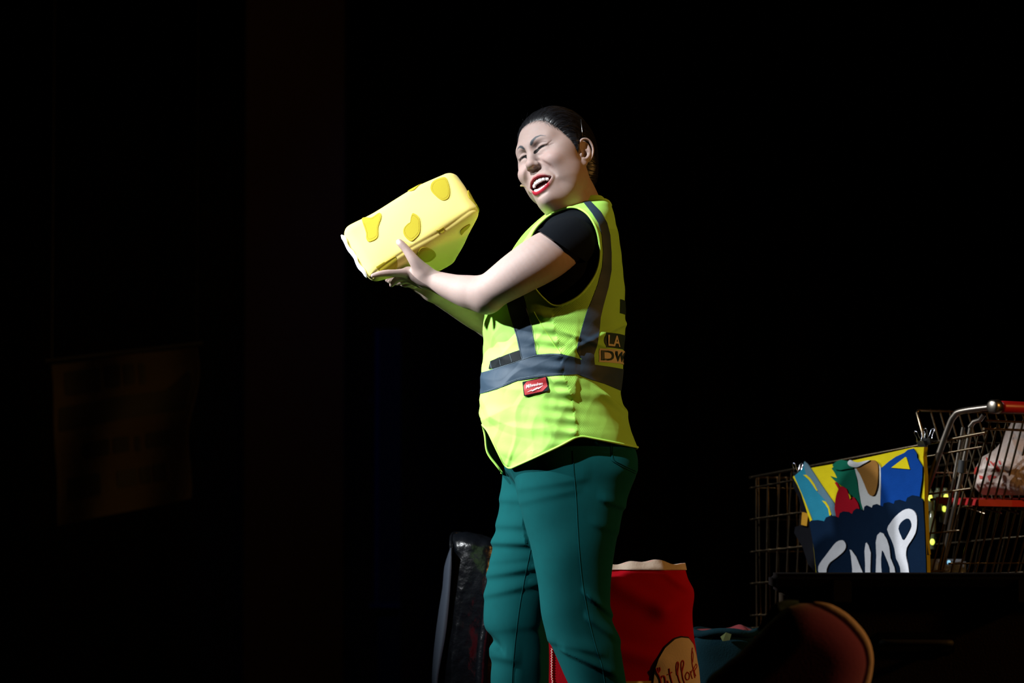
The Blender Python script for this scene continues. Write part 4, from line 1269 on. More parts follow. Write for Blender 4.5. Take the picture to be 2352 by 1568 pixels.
def build_poster():
    # painted cloth banner hanging in the dark at the left
    Y = 3.2
    M_cl = mat('unbleached_cloth', (0.045, 0.036, 0.024), 0.95, var=0.25, spec=0.1, vscale=3, bump=('noise', 30, 0.3, 0.01))
    M_ink = mat('black_paint', (0.004, 0.004, 0.004), 0.8)
    prs = [(118, 838), (200, 830), (300, 818), (400, 800), (448, 792), (457, 800), (453, 850), (452, 930), (457, 1010), (450, 1060), (436, 1100), (433, 1140), (360, 1160), (240, 1185), (130, 1208), (128, 1150), (123, 1040), (121, 940)]
    nx, nz = 60, 50
    W = 0; pts = []
    top = np.array([P(118 + (450 - 118) * t, 838 + (796 - 838) * t, Y) for t in np.linspace(0, 1, nx)])
    bot = np.array([P(130 + (434 - 130) * t, 1208 + (1145 - 1208) * t, Y) for t in np.linspace(0, 1, nx)])
    def S(t, s):
        a = np.stack([np.interp(t, np.linspace(0, 1, nx), top[:, i]) for i in range(3)], -1); b = np.stack([np.interp(t, np.linspace(0, 1, nx), bot[:, i]) for i in range(3)], -1)
        p = a + (b - a) * np.asarray(s)[..., None]
        p[..., 1] += 0.03 * np.sin(np.asarray(t) * 9 + np.asarray(s) * 2) + 0.015 * np.sin(np.asarray(s) * 11)
        p[..., 0] += 0.012 * np.sin(np.asarray(s) * 8.0) * np.asarray(t)
        return p
    tt, ss = np.meshgrid(np.linspace(0, 1, nx), np.linspace(0, 1, nz))
    V = S(tt.ravel(), ss.ravel())
    F = np.array([[j*nx+i, (j+1)*nx+i, (j+1)*nx+i+1, j*nx+i+1] for j in range(nz - 1) for i in range(nx - 1)])
    V2, F2 = shell(V, tris_of(F), 0.004)
    ban = tag(mesh_obj('cloth_banner', V2, F2, M_cl), 'dim tan cloth banner with a black painted stripe hanging in the dark', 'banner')
    def ink(poly):
        poly = np.array(poly, float)
        m = poly_sd(np.stack([tt.ravel(), ss.ravel()], 1), poly)
        v, t = clip(V, F, m)
        if len(t) < 2: return
        mesh_obj('painted_mark', *shell(v + np.array([0, -0.003, 0]), t, 0.002), M_ink, ban)
    ink([(0.04, 0.27), (0.78, 0.25), (0.86, 0.20), (0.93, 0.14), (0.95, 0.22), (0.95, 0.40), (0.04, 0.42)])
    for x0, x1, y0, y1 in ((0.08, 0.33, 0.05, 0.20), (0.38, 0.47, 0.05, 0.19), (0.50, 0.57, 0.06, 0.19), (0.60, 0.64, 0.06, 0.20), (0.26, 0.42, 0.52, 0.62), (0.45, 0.56, 0.52, 0.62), (0.60, 0.64, 0.53, 0.63), (0.68, 0.87, 0.52, 0.62), (0.10, 0.34, 0.72, 0.86), (0.46, 0.60, 0.73, 0.84), (0.62, 0.70, 0.73, 0.84), (0.72, 0.82, 0.73, 0.84)):
        ink([(x0, y0), (x1, y0), (x1, y1), (x0, y1)])
    # batten and cords it hangs from
    p0, p1 = S(np.array([0.0]), np.array([0.0]))[0], S(np.array([1.0]), np.array([0.0]))[0]
    M_w = mat('black_batten', (0.004, 0.004, 0.004), 0.7)
    mesh_obj('batten', *tube_mesh([p0 + np.array([-.02, .01, .012]), p1 + np.array([.02, .01, .012])], 0.008, 8), M_w, ban)
    for p in (p0, p1): mesh_obj('cord', *tube_mesh([p + np.array([0, .01, .01]), np.array([p[0], p[1] + .01, 5.8])], 0.002, 5), M_w, ban)

def bag_field(rows, h=0.005, n=2.6):
    prim = d_loft(rows, n)
    F = Field(prim[1] - 0.03, prim[2] + 0.03, h); F.add(prim, 0, 0.02)
    return F

def build_black_bag():
    Y = 0.66
    M_b = mat('black_shiny_plastic', (0.003, 0.004, 0.006), 0.25, spec=0.6, bump=('noise', 45, 0.5, 0.006))
    M_n = mat('navy_side_fabric', (0.022, 0.032, 0.052), 0.75, bump=('noise', 200, 0.2, 0.001))
    k = 8000 / (8 + Y)
    rows = []
    for py, xl, xr, hy in ((1223, 1036, 1076, .020), (1231, 1035, 1112, .04), (1244, 1035, 1142, .06), (1270, 1036, 1150, .07), (1350, 1026, 1155, .085), (1450, 1014, 1160, .09), (1568, 1004, 1170, .095), (1700, 1000, 1175, .10), (1805, 1002, 1172, .10)):
        a, b = P(xl, py, Y), P(xr, py, Y); rows.append((a[2], (a[0]+b[0])/2, Y, (b[0]-a[0])/2, hy))
    F = bag_field(rows, 0.004, 2.8)
    V, Q = F.mesh(); V = smooth_mesh(V, Q, 2); n = vnormals(V, Q)
    V[:, 2] = np.maximum(V[:, 2], 0.001)
    V = V + n * ((vnoise(V * np.array([1.5, 1, .5]), 60, 51) * 0.003 + vnoise(V, 190, 52) * 0.0012))[:, None]
    V[:, 2] = np.maximum(V[:, 2], 0.001)
    bag = tag(mesh_obj('black_bag', V, Q, M_b), 'tall shiny black bag with navy side strip standing behind the performer', 'bag')
    # navy side gusset along the left edge
    L = [(1034, 1258), (1021, 1300), (1016, 1350), (1008, 1400), (1000, 1460), (994, 1520), (992, 1568), (994, 1650)]
    R = [(1037, 1258), (1037, 1300), (1034, 1350), (1030, 1400), (1023, 1460), (1012, 1520), (1005, 1568), (1002, 1650)]
    a = smooth_poly(L, 6, closed=False); b = smooth_poly(R, 6, closed=False)
    V = []
    for t in np.linspace(0, 1, 7):
        for p, q in zip(a, b):
            V.append(P(*(p + (q - p) * t), Y - 0.090 + 0.05 * (1 - t) - 0.018 * math.sin(t * math.pi)))
    m = len(a); F2 = np.array([[j*m+i, (j+1)*m+i, (j+1)*m+i+1, j*m+i+1] for j in range(6) for i in range(m - 1)])
    mesh_obj('side_gusset', *shell(np.array(V), tris_of(F2)[:, ::-1], 0.004), M_n, bag)
    # second fold of the bag seen against the leg
    L = [(1128, 1310), (1116, 1345), (1108, 1400), (1102, 1450), (1096, 1500), (1092, 1568), (1090, 1700)]
    pts = np.array([P(x + 14, y, Y - 0.100) for x, y in L])
    mesh_obj('bag_fold', *tube_mesh(smooth_poly(pts, 5, closed=False), 0.014, 10), M_b, bag)
    mesh_obj('top_seam', *tube_mesh(smooth_poly([P(1036, 1262, Y - .05), P(1037, 1232, Y - .02), P(1048, 1224, Y), P(1080, 1230, Y), P(1110, 1236, Y), P(1134, 1244, Y)], 5, closed=False), 0.0045, 8), M_b, bag)

def build_red_bag():
    Y = 0.30
    M_r = mat('red_felt', (0.42, 0.004, 0.012), 0.95, spec=0.05, bump=('noise', 350, 0.3, 0.0012), var=0.08, vscale=15)
    M_c = mat('cream_cotton', (0.58, 0.46, 0.36), 0.9, bump=('noise', 250, 0.4, 0.0015))
    M_k = mat('black_felt_edge', (0.008, 0.004, 0.004), 0.9)
    M_let = mat('red_paint', (0.33, 0.010, 0.008), 0.8)
    M_w = mat('white_zigzag_thread', (0.7, 0.62, 0.6), 0.8)
    M_y = mat('yellow_ochre_felt', (0.45, 0.24, 0.03), 0.9)
    rows = []
    for py, xl, xr, hy in ((1292, 1180, 1571, .075), (1320, 1172, 1574, .09), (1360, 1165, 1581, .10), (1400, 1158, 1583, .105), (1450, 1150, 1586, .11), (1500, 1142, 1593, .112), (1568, 1132, 1601, .115), (1680, 1126, 1606, .115), (1820, 1130, 1602, .112)):
        a, b = P(xl, py, Y), P(xr, py, Y); rows.append((a[2], (a[0]+b[0])/2, Y, (b[0]-a[0])/2, hy))
    rows = sorted(rows)
    zs = np.linspace(0.001, rows[-1][0], 120)
    rows[0] = (0.0,) + rows[0][1:]
    V, Q = rings_mesh(rows, 3.2, 260, zs)
    n = vnormals(V, Q); px = PX(V)
    d = vnoise(V, 13, 61) * 0.009 + vnoise(V * np.array([1.2, 1, .8]), 28, 62) * 0.004
    for (x0, y0, x1, y1, w, am) in ((1520, 1310, 1570, 1355, 9, .006), (1420, 1345, 1520, 1400, 22, .006), (1520, 1400, 1585, 1365, 24, .007), (1410, 1490, 1520, 1520, 20, .005)):
        a, b = np.array([x0, y0]), np.array([x1, y1]); ab = b - a
        t = np.clip(((px - a) @ ab) / (ab @ ab), 0, 1); dd = np.hypot(*(px - a - t[:, None] * ab).T)
        d += am * np.exp(-(dd / w) ** 2) * (V[:, 1] < Y)
    fade = np.clip((rows[-1][0] - V[:, 2]) / 0.05, 0, 1) * np.clip(V[:, 2] / 0.05, 0, 1)
    V = V + n * (d * fade)[:, None]
    # uneven mouth of the bag
    top = V[:, 2] > rows[-1][0] - 0.03
    V[:, 2] += np.where(top, (V[:, 2] - rows[-1][0] + 0.03) / 0.03 * (0.004 * np.sin(V[:, 0] * 40 + 1) + 0.003 * np.sin(V[:, 0] * 95)), 0)
    B = tag(mesh_obj('red_bag', *shell(V, tris_of(Q), 0.004), M_r), 'large red felt bag with cream rim and round white badge behind her legs', 'bag')
    bot = bevel_box((rows[0][1] - rows[0][3] * .9, Y - .09, 0.0005), (rows[0][1] + rows[0][3] * .9, Y + .09, 0.006), 0.002); mesh_obj('bag_base', *bot, M_r, B)
    T = tris_of(Q)
    zr = rows[-1][0]
    m = V[:, 2] - (zr - 0.0175)
    v, t = clip(V, T, m); mesh_obj('cream_rim', *shell(v + vnormals(v, t) * 0.003, t, 0.003), M_c, B)
    # badge: black backing, cream oval, red lettering
    cx, cy = 1552, 1552
    ov = lambda rx, ry: [(1551 + rx * math.cos(a) + (6 * math.sin(a) if True else 0), 1560 - ry * math.sin(a)) for a in np.linspace(0, 2 * math.pi, 40, endpoint=False)]
    badge = [(1500, 1568), (1503, 1540), (1512, 1513), (1527, 1487), (1548, 1468), (1562, 1464), (1578, 1466), (1588, 1480), (1594, 1503), (1600, 1535), (1603, 1568), (1600, 1610), (1585, 1650), (1550, 1660), (1518, 1640), (1503, 1605)]
    v, f = patch(V, T, [(1551 + (x - 1551) * 1.04, 1562 + (y - 1562) * 1.04) for x, y in badge], 0.003, 0.003, ymax=9); mesh_obj('badge_backing', v, f, M_k, B)
    v, f = patch(V, T, badge, 0.006, 0.003, ymax=9); mesh_obj('badge', v, f, M_c, B)
    v, f = patch(V, T, [(1380, 1565), (1500, 1563), (1500, 1600), (1380, 1600)], 0.003, 0.003, ymax=9); mesh_obj('ochre_strip', v, f, M_y, B)
    RB = BVHTree.FromPolygons(V.tolist(), Q.tolist())
    Zm = lambda pts: [(1380 + x * 260 / 1324, 1260 + y * 308 / 1568) for x, y in pts]
    strokes = [
        ([(640, 1395), (650, 1440), (672, 1480), (690, 1530), (700, 1600)], 12), ([(640, 1390), (632, 1420), (650, 1440)], 8), ([(664, 1382), (668, 1415), (660, 1440)], 8), ([(682, 1378), (688, 1410), (672, 1440)], 8),
        ([(690, 1530), (710, 1490), (735, 1490), (745, 1530), (750, 1580)], 9),
        ([(788, 1395), (795, 1450), (812, 1520), (825, 1570)], 9), ([(770, 1470), (800, 1455), (822, 1440)], 6), ([(770, 1540), (785, 1575)], 8),
        ([(880, 1480), (868, 1400), (872, 1340), (890, 1330), (892, 1380), (884, 1450), (900, 1530), (915, 1570)], 8),
        ([(940, 1480), (925, 1400), (925, 1330), (945, 1310), (952, 1350), (935, 1440), (945, 1520), (965, 1575)], 8),
        ([(985, 1450), (970, 1490), (985, 1530), (1010, 1520), (1015, 1470), (995, 1445), (985, 1450)], 7),
        ([(1025, 1430), (1035, 1480), (1048, 1520)], 7), ([(1035, 1450), (1050, 1415), (1065, 1425)], 6),
        ([(1045, 1160), (1038, 1250), (1045, 1350), (1060, 1430), (1075, 1510)], 8), ([(1040, 1180), (1055, 1240), (1050, 1330)], 5), ([(1060, 1410), (1085, 1350), (1095, 1380), (1070, 1430), (1085, 1490)], 6)]
    for pts, w in strokes:
        q = on_surface(RB, smooth_poly(Zm(pts), 5, closed=False), 0.0062)
        if len(q) > 4: 
            tv, tf = tube_mesh(q, w * 0.00019 * 1.25, 6); mesh_obj('badge_lettering', tv, tf, M_let, B)
    # zigzag seam seen between her legs
    zz = [(1267 + (2 if i % 2 else -1) + max(0, (i - 22)) * 0.5, 1488 + i * 3) for i in range(40)]
    q = on_surface(RB, zz, 0.0015)
    if len(q) > 4: mesh_obj('zigzag_seam', *tube_mesh(q, 0.0009, 4), M_w, B)

def build_blue_bin():
    # blue cloth bin with a red lining between the red bag and the cart
    Y = 0.62
    M_bl = mat('deep_teal_blue_fleece', (0.002, 0.018, 0.026), 0.95, bump=('noise', 300, 0.4, 0.002), spec=0.1)
    M_rd = mat('dark_red_fleece', (0.11, 0.003, 0.006), 0.95, bump=('noise', 200, 0.4, 0.002))
    M_lime = mat('olive_felt', (0.05, 0.065, 0.012), 0.9)
    rows = []
    for py, xl, xr, hy in ((1452, 1570, 1752, .085), (1462, 1566, 1756, .09), (1520, 1562, 1762, .095), (1640, 1560, 1766, .095), (1792, 1566, 1760, .09)):
        a, b = P(xl, py, Y), P(xr, py, Y); rows.append((a[2], (a[0]+b[0])/2, Y, (b[0]-a[0])/2, hy))
    rows = sorted(rows); rows[0] = (0.0,) + rows[0][1:]
    zs = np.linspace(0.001, rows[-1][0], 60)
    V, Q = rings_mesh(rows, 3.0, 160, zs); n = vnormals(V, Q)
    V = V + n * (vnoise(V, 24, 71) * 0.006 * np.clip(V[:, 2] / .05, 0, 1))[:, None]
    B = tag(mesh_obj('cloth_bin', *shell(V, tris_of(Q), 0.006), M_bl), 'blue fleece cloth bin filled with red cloth beside the red bag', 'bin')
    ring = np.array([(rows[-1][1] + rows[-1][3] * 1.0 * np.sign(math.cos(a)) * abs(math.cos(a)) ** (2/3), Y + rows[-1][4] * np.sign(math.sin(a)) * abs(math.sin(a)) ** (2/3), rows[-1][0] + 0.003 * math.sin(a * 7)) for a in np.linspace(0, 2*math.pi, 90, endpoint=False)])
    mesh_obj('rolled_rim', *tube_mesh(ring, 0.010, 8, closed=True), M_bl, B)
    nx, ny = 50, 24
    c = rows[-1]; V = []
    for j in range(ny):
        for i in range(nx):
            u, w = i / (nx - 1) * 2 - 1, j / (ny - 1) * 2 - 1
            x = c[1] + c[3] * 0.93 * u; y = Y + c[4] * 0.9 * w
            z = c[0] + 0.010 * (1 - u**4) * (1 - w**4) + 0.012 * math.exp(-((u - .45) / .22) ** 2) + 0.006 * math.sin(u * 9 + w * 4) - 0.006
            V.append((x, y, z))
    F = np.array([[j*nx+i, j*nx+i+1, (j+1)*nx+i+1, (j+1)*nx+i] for j in range(ny-1) for i in range(nx-1)])
    mesh_obj('red_cloth', *shell(np.array(V), tris_of(F), 0.008), M_rd, B)
    tabs = np.array([P(1655, 1462, Y - .098), P(1668, 1452, Y - .10), P(1680, 1456, Y - .102), P(1676, 1470, Y - .104), P(1660, 1472, Y - .104)])
    mesh_obj('olive_tab', *extrude_poly(tabs, np.array([0, -1, 0]), 0.004), M_lime, B, smooth=False)

def build_plush():
    # maroon plush with a beige rim, close to the lens and out of focus
    Y = -1.45
    M_m = mat('maroon_plush', (0.15, 0.014, 0.090), 0.95, bump=('noise', 200, 0.4, 0.002), sheen=0.2)
    M_e = mat('beige_plush_rim', (0.62, 0.46, 0.44), 0.95, bump=('noise', 200, 0.4, 0.002))
    M_t = mat('grey_teal_felt', (0.035, 0.070, 0.075), 0.95)
    out = [(1618, 1568), (1660, 1528), (1700, 1495), (1740, 1455), (1780, 1412), (1820, 1390), (1860, 1385), (1900, 1398), (1935, 1420), (1965, 1450), (1985, 1480), (1993, 1515), (1990, 1545), (1980, 1580), (1960, 1640), (1900, 1760), (1840, 1830), (1760, 1830), (1660, 1760), (1600, 1660)]
    o2 = np.array([(P(x, y, Y)[0], P(x, y, Y)[2]) for x, y in out])
    o2[:, 1] += 0.0
    poly = smooth_poly(o2, 5)
    zmin = poly[:, 1].min(); poly[:, 1] = np.where(poly[:, 1] < 0.0, 0.0, poly[:, 1])
    lo = poly.min(0); hi = poly.max(0)
    F = Field((lo[0] - .03, Y - 0.09, lo[1] - .03), (hi[0] + .03, Y + 0.09, hi[1] + .03), 0.006)
    X, Z = np.meshgrid(F.ax[0], F.ax[2], indexing='ij')
    sd = poly_sd(np.stack([X.ravel(), Z.ravel()], 1), poly).reshape(X.shape)
    th = 0.060 * np.sqrt(np.clip(sd / 0.07, 0, 1) * (2 - np.clip(sd / 0.07, 0, 1)))
    yy = np.abs(F.ax[1] - Y)[None, :, None]
    F.f = np.where(sd[:, None, :] > 0, np.maximum((yy - th[:, None, :]) * 0.6, -sd[:, None, :]), np.sqrt(np.maximum(-sd[:, None, :], 0) ** 2 + yy ** 2)).astype(np.float32)
    V, Q = F.mesh(); V = smooth_mesh(V, Q, 3)
    sh = -V[:, 2].min() + 0.0005 if V[:, 2].min() < 0.02 else 0
    body = tag(mesh_obj('plush_toy', V, Q, M_m), 'blurred maroon plush with a beige rim standing close to the lens', 'plush prop')
    rim = [(1868, 1384), (1900, 1396), (1937, 1418), (1967, 1449), (1987, 1480), (1995, 1515), (1992, 1545), (1982, 1580), (1962, 1640), (1902, 1760)]
    r = smooth_poly(np.array([P(x, y, Y - 0.012) for x, y in rim]), 6, closed=False)
    rad = np.interp(np.linspace(0, 1, len(r)), [0, .12, .35, .6, .8, 1], [0.002, 0.010, 0.012, 0.009, 0.011, 0.008])
    mesh_obj('beige_rim', *tube_mesh(r, rad, 10), M_e, body)
    cap = smooth_poly(np.array([P(x, y, Y + 0.02) for x, y in [(1742, 1448), (1775, 1410), (1800, 1392), (1835, 1386)]]), 6, closed=False)
    mesh_obj('teal_cap', *tube_mesh(cap, np.interp(np.linspace(0, 1, len(cap)), [0, .5, 1], [0.004, 0.014, 0.006]), 10), M_t, body)

def build_case():
    # dark case in front of the cart, out of focus
    Y = -0.75
    M_k = mat('black_case_board', (0.004, 0.003, 0.003), 0.9, spec=0.05, bump=('noise', 120, 0.3, 0.001))
    M_f = mat('dark_brown_carpet_front', (0.016, 0.010, 0.005), 0.95, bump=('noise', 200, 0.5, 0.002), var=0.2, spec=0.1)
    M_met = mat('dull_corner_metal', (0.02, 0.018, 0.015), 0.7, metal=0.6)
    a = P(1800, 1400, Y); zt = P(1900, 1318, Y)[2]
    x0, x1 = a[0], a[0] + 0.62
    root = empty('equipment_case', (x0, Y, 0), 'low black equipment case hiding the lower half of the shopping cart', 'case')
    mesh_obj('body', *bevel_box((x0, Y, 0.002), (x1, Y + 0.42, zt - 0.036), 0.008), M_f, root, smooth=False)
    mesh_obj('lid', *bevel_box((x0 - 0.022, Y - 0.02, zt - 0.036), (x1 + 0.02, Y + 0.44, zt), 0.010, 3), M_k, root, smooth=False)
    mesh_obj('base_board', *bevel_box((x0 - 0.01, Y - 0.01, 0.0), (x1 + 0.01, Y + 0.43, 0.06), 0.006), M_k, root, smooth=False)
    for xx in (x0 - 0.004, x1 - 0.046):
        mesh_obj('corner_guard', *bevel_box((xx, Y - 0.006, 0.06), (xx + 0.05, Y + 0.03, 0.12), 0.004), M_met, root, smooth=False)
    hx = P(2080, 1475, Y)
    mesh_obj('handle_recess', *bevel_box((hx[0] - 0.06, Y - 0.006, hx[2] - 0.022), (hx[0] + 0.10, Y + 0.01, hx[2] + 0.022), 0.004), M_k, root, smooth=False)
    mesh_obj('carry_handle', *tube_mesh(smooth_poly([(hx[0] - 0.045, Y - 0.004, hx[2]), (hx[0] - 0.04, Y - 0.024, hx[2]), (hx[0] + 0.08, Y - 0.024, hx[2]), (hx[0] + 0.085, Y - 0.004, hx[2])], 5, closed=False), 0.007, 8), M_met, root)
    for xx in (x0 + 0.10, x1 - 0.14):
        mesh_obj('latch', *bevel_box((xx, Y - 0.026, zt - 0.060), (xx + 0.04, Y - 0.003, zt - 0.012), 0.003), M_met, root, smooth=False)
    # lid is slightly skewed to the lens, as the case is
    root.rotation_euler = (0, 0, math.radians(-3))

def build_headset():
    M_t = mat('tan_microphone', (0.55, 0.40, 0.25), 0.6)
    a = to_head(P(1212, 431, -0.085)); 
    tip = P(1197, 426, -0.080); b = P(1207, 429, -0.080)
    root = tag(mesh_obj('headset_microphone', *tube_mesh(smooth_poly([tip + np.array([-.0016, 0, .0008]), tip, tip + np.array([.004, 0, -.001]), b], 4, closed=False), np.interp(np.linspace(0, 1, 13), [0, .15, .5, .8, 1], [0.0008, 0.0026, 0.0026, 0.0016, 0.0010]), 10), M_t), 'thin tan headset microphone reaching past the corner of her mouth', 'microphone')
    # boom runs round the far cheek to the far ear
    path = [b]
    for p in ((-0.044, 0.064, -0.075), (-0.060, 0.045, -0.055), (-0.070, 0.020, -0.035), (-0.078, 0.002, -0.015), (-0.081, -0.012, 0.010)):
        path.append(to_world(np.array(p)))
    mesh_obj('boom', *tube_mesh(smooth_poly(np.array(path), 6, closed=False), 0.0009, 6), M_t, root)
# ------------------------------------------------------------------ shopping cart and what hangs on it
C_PHI = math.radians(47)
C_O = P(1727, 1250, 1.0) * np.array([1, 1, 0])            # floor point under the near front corner
C_U = np.array([math.cos(C_PHI), -math.sin(C_PHI), 0])    # front -> handle
C_W = np.array([math.sin(C_PHI), math.cos(C_PHI), 0])     # near side -> far side
def cart(u, v, w): return C_O + C_U * u + C_W * v + np.array([0, 0, 1.0]) * w

def build_cart():
    M_wire = mat('amber_tinted_chrome_wire', (0.26, 0.20, 0.13), 0.25, metal=1.0)  # chrome, with the amber stage light tinted into its base colour
    M_tube = mat('worn_chrome_tube', (0.30, 0.26, 0.22), 0.35, metal=1.0)
    M_red = mat('red_handle_plastic', (0.42, 0.010, 0.012), 0.4)
    M_seat = mat('red_seat_flap', (0.45, 0.012, 0.014), 0.45)
    M_blk = mat('black_rubber', (0.006, 0.006, 0.006), 0.7)
    root = empty('shopping_cart', C_O, 'chrome wire shopping cart with a red handle beside the black case', 'cart')
    r = 0.0026
    def wire(name, pts, rad=r, m=M_wire, n=6, sm=0):
        pts = np.array(pts)
        if sm: pts = smooth_poly(pts, sm, closed=False)
        return mesh_obj(name, *tube_mesh(pts, rad, n), m, root)
    LN, WF, WR = 0.76, 0.40, 0.50        # length, front width, rear width (basket narrows to the front)
    # side geometry: near side runs from (0, 0) to (LN, -dv)
    dv = 0.0
    zt = lambda u: 0.813 + 0.126 * u            # top rail rises to the handle
    zb = lambda u: 0.425 + 0.02 * (u / LN)
    vn = lambda u: -0.0 * u
    vf = lambda u: WF + (WR - WF) * (u / LN)
    frac = [0.0, 0.07, 0.279, 0.494, 0.703, 0.915, 1.0]   # horizontal wires from the top down
    rear_u = lambda f: LN + 0.015 - 0.17 * f                # rear gate leans forward at its foot
    for vfun in (vn, vf):
        for i, f in enumerate(frac):
            p = []
            for u in np.linspace(-0.006, rear_u(f), 8):
                p.append(cart(u, vfun(u), zt(u) * (1 - f) + zb(u) * f))
            wire('side_wire', p, 0.0042 if i in (0, 6) else r)
        n = 19
        for k in range(n):
            u = 0.012 + (LN - 0.02) * k / (n - 1)
            ub = 0.012 + (rear_u(1) - 0.03) * k / (n - 1)
            wire('side_upright', [cart(u, vfun(u) + 0.004, zt(u) + 0.004), cart((u + ub) / 2, vfun(u) + 0.004, (zt(u) + zb(u)) / 2), cart(ub, vfun(ub) + 0.004, zb(u))])
    # front panel
    for i, f in enumerate(frac):
        z = zt(0) * (1 - f) + zb(0) * f
        wire('front_wire', [cart(0.0, -0.006, z), cart(0.0, WF + 0.006, z)], 0.0042 if i in (0, 6) else r)
    for k in range(11):
        v = 0.02 + (WF - 0.04) * k / 10
        wire('front_upright', [cart(0.005, v, zt(0) + 0.003), cart(0.008, v, 0.62), cart(0.012, v, zb(0))])
    # basket floor
    for k in range(9):
        f = k / 8
        wire('floor_wire', [cart(0.01, WF * f, zb(0)), cart(rear_u(1), WR * f, zb(LN))])
    for k in range(6):
        u = 0.05 + 0.1 * k
        wire('floor_cross_wire', [cart(u, 0, zb(u)), cart(u, vf(u), zb(u))])
    # rear gate: two top rails and uprights leaning forward
    gz = 0.940
    g = lambda v, f: cart(rear_u(f) - 0.01, v, gz * (1 - f) + zb(LN) * f)
    for f in (0.0, 0.04, 0.42, 0.70, 1.0):
        wire('gate_rail', [g(0.012, f), g(WR - 0.012, f)], 0.0036 if f < 0.05 else r)
    for k in range(15):
        v = 0.03 + (WR - 0.06) * k / 14
        wire('gate_upright', [g(v, -0.01), g(v, 0.5), g(v, 1.0)], 0.0029)
    # child seat: back panel standing forward of the gate, leaning back at its foot
    su = LN - 0.222
    s = lambda v, f: cart(su + 0.085 * f, v, 0.972 - 0.235 * f)
    wire('seat_back_rail', [s(0.02, 0.34), s(0.02, 0.03), s(0.028, 0.0), s(0.04, 0.0), s(WR - 0.05, 0.0), s(WR - 0.03, 0.02), s(WR - 0.03, 0.34)], 0.0036)
    for f in (0.33, 0.66, 1.0): wire('seat_back_wire', [s(0.02, f), s(WR - 0.03, f)])
    for k in range(11):
        v = 0.075 + (WR - 0.14) * k / 10
        wire('seat_back_upright', [s(v, -0.012), s(v, 0.5), s(v, 1.02)], 0.0029)
    # seat base wires and red flap
    for k in range(7):
        v = 0.05 + 0.065 * k
        wire('seat_base_wire', [cart(su + 0.085, v, 0.742), cart(LN - 0.03, v, 0.715)])
    wire('seat_base_rail', [cart(su + 0.03, 0.04, 0.750), cart(su + 0.02, 0.06, 0.752), cart(su + 0.02, 0.30, 0.752), cart(LN - 0.04, 0.34, 0.716)], 0.0036)
    fl = [(su + 0.055, 0.03), (su + 0.055, WR - 0.05), (LN - 0.035, WR - 0.05), (LN - 0.035, 0.16), (LN - 0.05, 0.05)]
    top = np.array([cart(u, v, 0.760 - 0.012 * (u - su) / 0.2) for u, v in fl])
    mesh_obj('seat_flap', *extrude_poly(top, np.array([0, 0, 1.0]), 0.016), M_seat, root, smooth=False)
    # handle with its bent tube arms
    hu, hz = 0.812, 0.972
    for v in (-0.012, WR + 0.012):
        arm = [cart(0.46, v, 0.13), cart(0.49, v, 0.34), cart(0.535, v, 0.56), cart(0.566, v, 0.694), cart(0.620, v, 0.822), cart(0.668, v, 0.925), cart(0.686, v, 0.952), cart(0.712, v, 0.964), cart(hu, v, hz)]
        wire('handle_arm', arm, 0.0080, M_tube, 12, 6)
        e = cart(hu, v, hz)
        mesh_obj('handle_cap', *tube_mesh([e - C_W * 0.012, e - C_W * 0.009, e + C_W * 0.013, e + C_W * 0.016], [0.012, 0.017, 0.017, 0.013], 20), M_tube, root)
    mesh_obj('handle_grip', *tube_mesh([cart(hu, 0.012, hz), cart(hu, 0.016, hz), cart(hu, WR - 0.016, hz), cart(hu, WR - 0.012, hz)], [0.0125, 0.0148, 0.0148, 0.0125], 20), M_red, root)
    # hanger brackets linking arm and gate
    for v in (0.0, WR):
        wire('gate_hinge', [cart(0.770, v, 0.955), cart(0.755, v + 0.004, 0.942), cart(0.735, v + 0.004, 0.938), cart(0.722, v + 0.004, 0.925)], 0.006, M_tube, 8)
        wire('gate_strut', [cart(0.725, v + 0.006, 0.93), cart(0.69, v + 0.006, 0.80), cart(0.655, v + 0.006, 0.68), cart(0.625, v + 0.006, 0.585), cart(0.60, v + 0.006, 0.45)], 0.0062, M_tube, 8)
        wire('gate_strut', [cart(0.70, v + 0.006, 0.925), cart(0.665, v + 0.006, 0.78), cart(0.64, v + 0.006, 0.69)], 0.005, M_tube, 8)
        wire('bumper', [cart(0.70, v + 0.004, 0.845), cart(0.695, v + 0.004, 0.815)], 0.011, M_blk, 8)
    # undercarriage, legs and castors
    for v in (0.0, WR):
        wire('chassis_rail', [cart(0.02, v * 0.8 + 0.05, 0.43), cart(0.03, v * 0.85 + 0.04, 0.22), cart(0.10, v * 0.9 + 0.03, 0.155), cart(0.62, v, 0.135), cart(0.66, v, 0.12)], 0.011, M_tube, 10, 5)
    for k in range(5):
        wire('under_tray_wire', [cart(0.12, 0.08 + 0.085 * k, 0.165), cart(0.6, 0.06 + 0.095 * k, 0.145)])
    for u, v in ((0.08, 0.07), (0.08, 0.40), (0.64, 0.0), (0.64, WR)):
        ax = cart(u, v, 0.0635)
        mesh_obj('castor_wheel', *tube_mesh([ax - C_W * 0.013, ax - C_W * 0.012, ax + C_W * 0.012, ax + C_W * 0.013], [0.052, 0.0625, 0.0625, 0.052], 24), M_blk, root)
        wire('castor_fork', [cart(u, v - 0.018, 0.0635), cart(u - 0.01, v - 0.018, 0.12), cart(u - 0.01, v, 0.145), cart(u - 0.01, v + 0.018, 0.12), cart(u, v + 0.018, 0.0635)], 0.006, M_tube, 8)
    return root

# felt tote clipped on the outside of the basket
def tote(u, t, d=0.0):
    """u along the cart side, t height above floor, d outwards"""
    return cart(u, -0.02 - d, t)

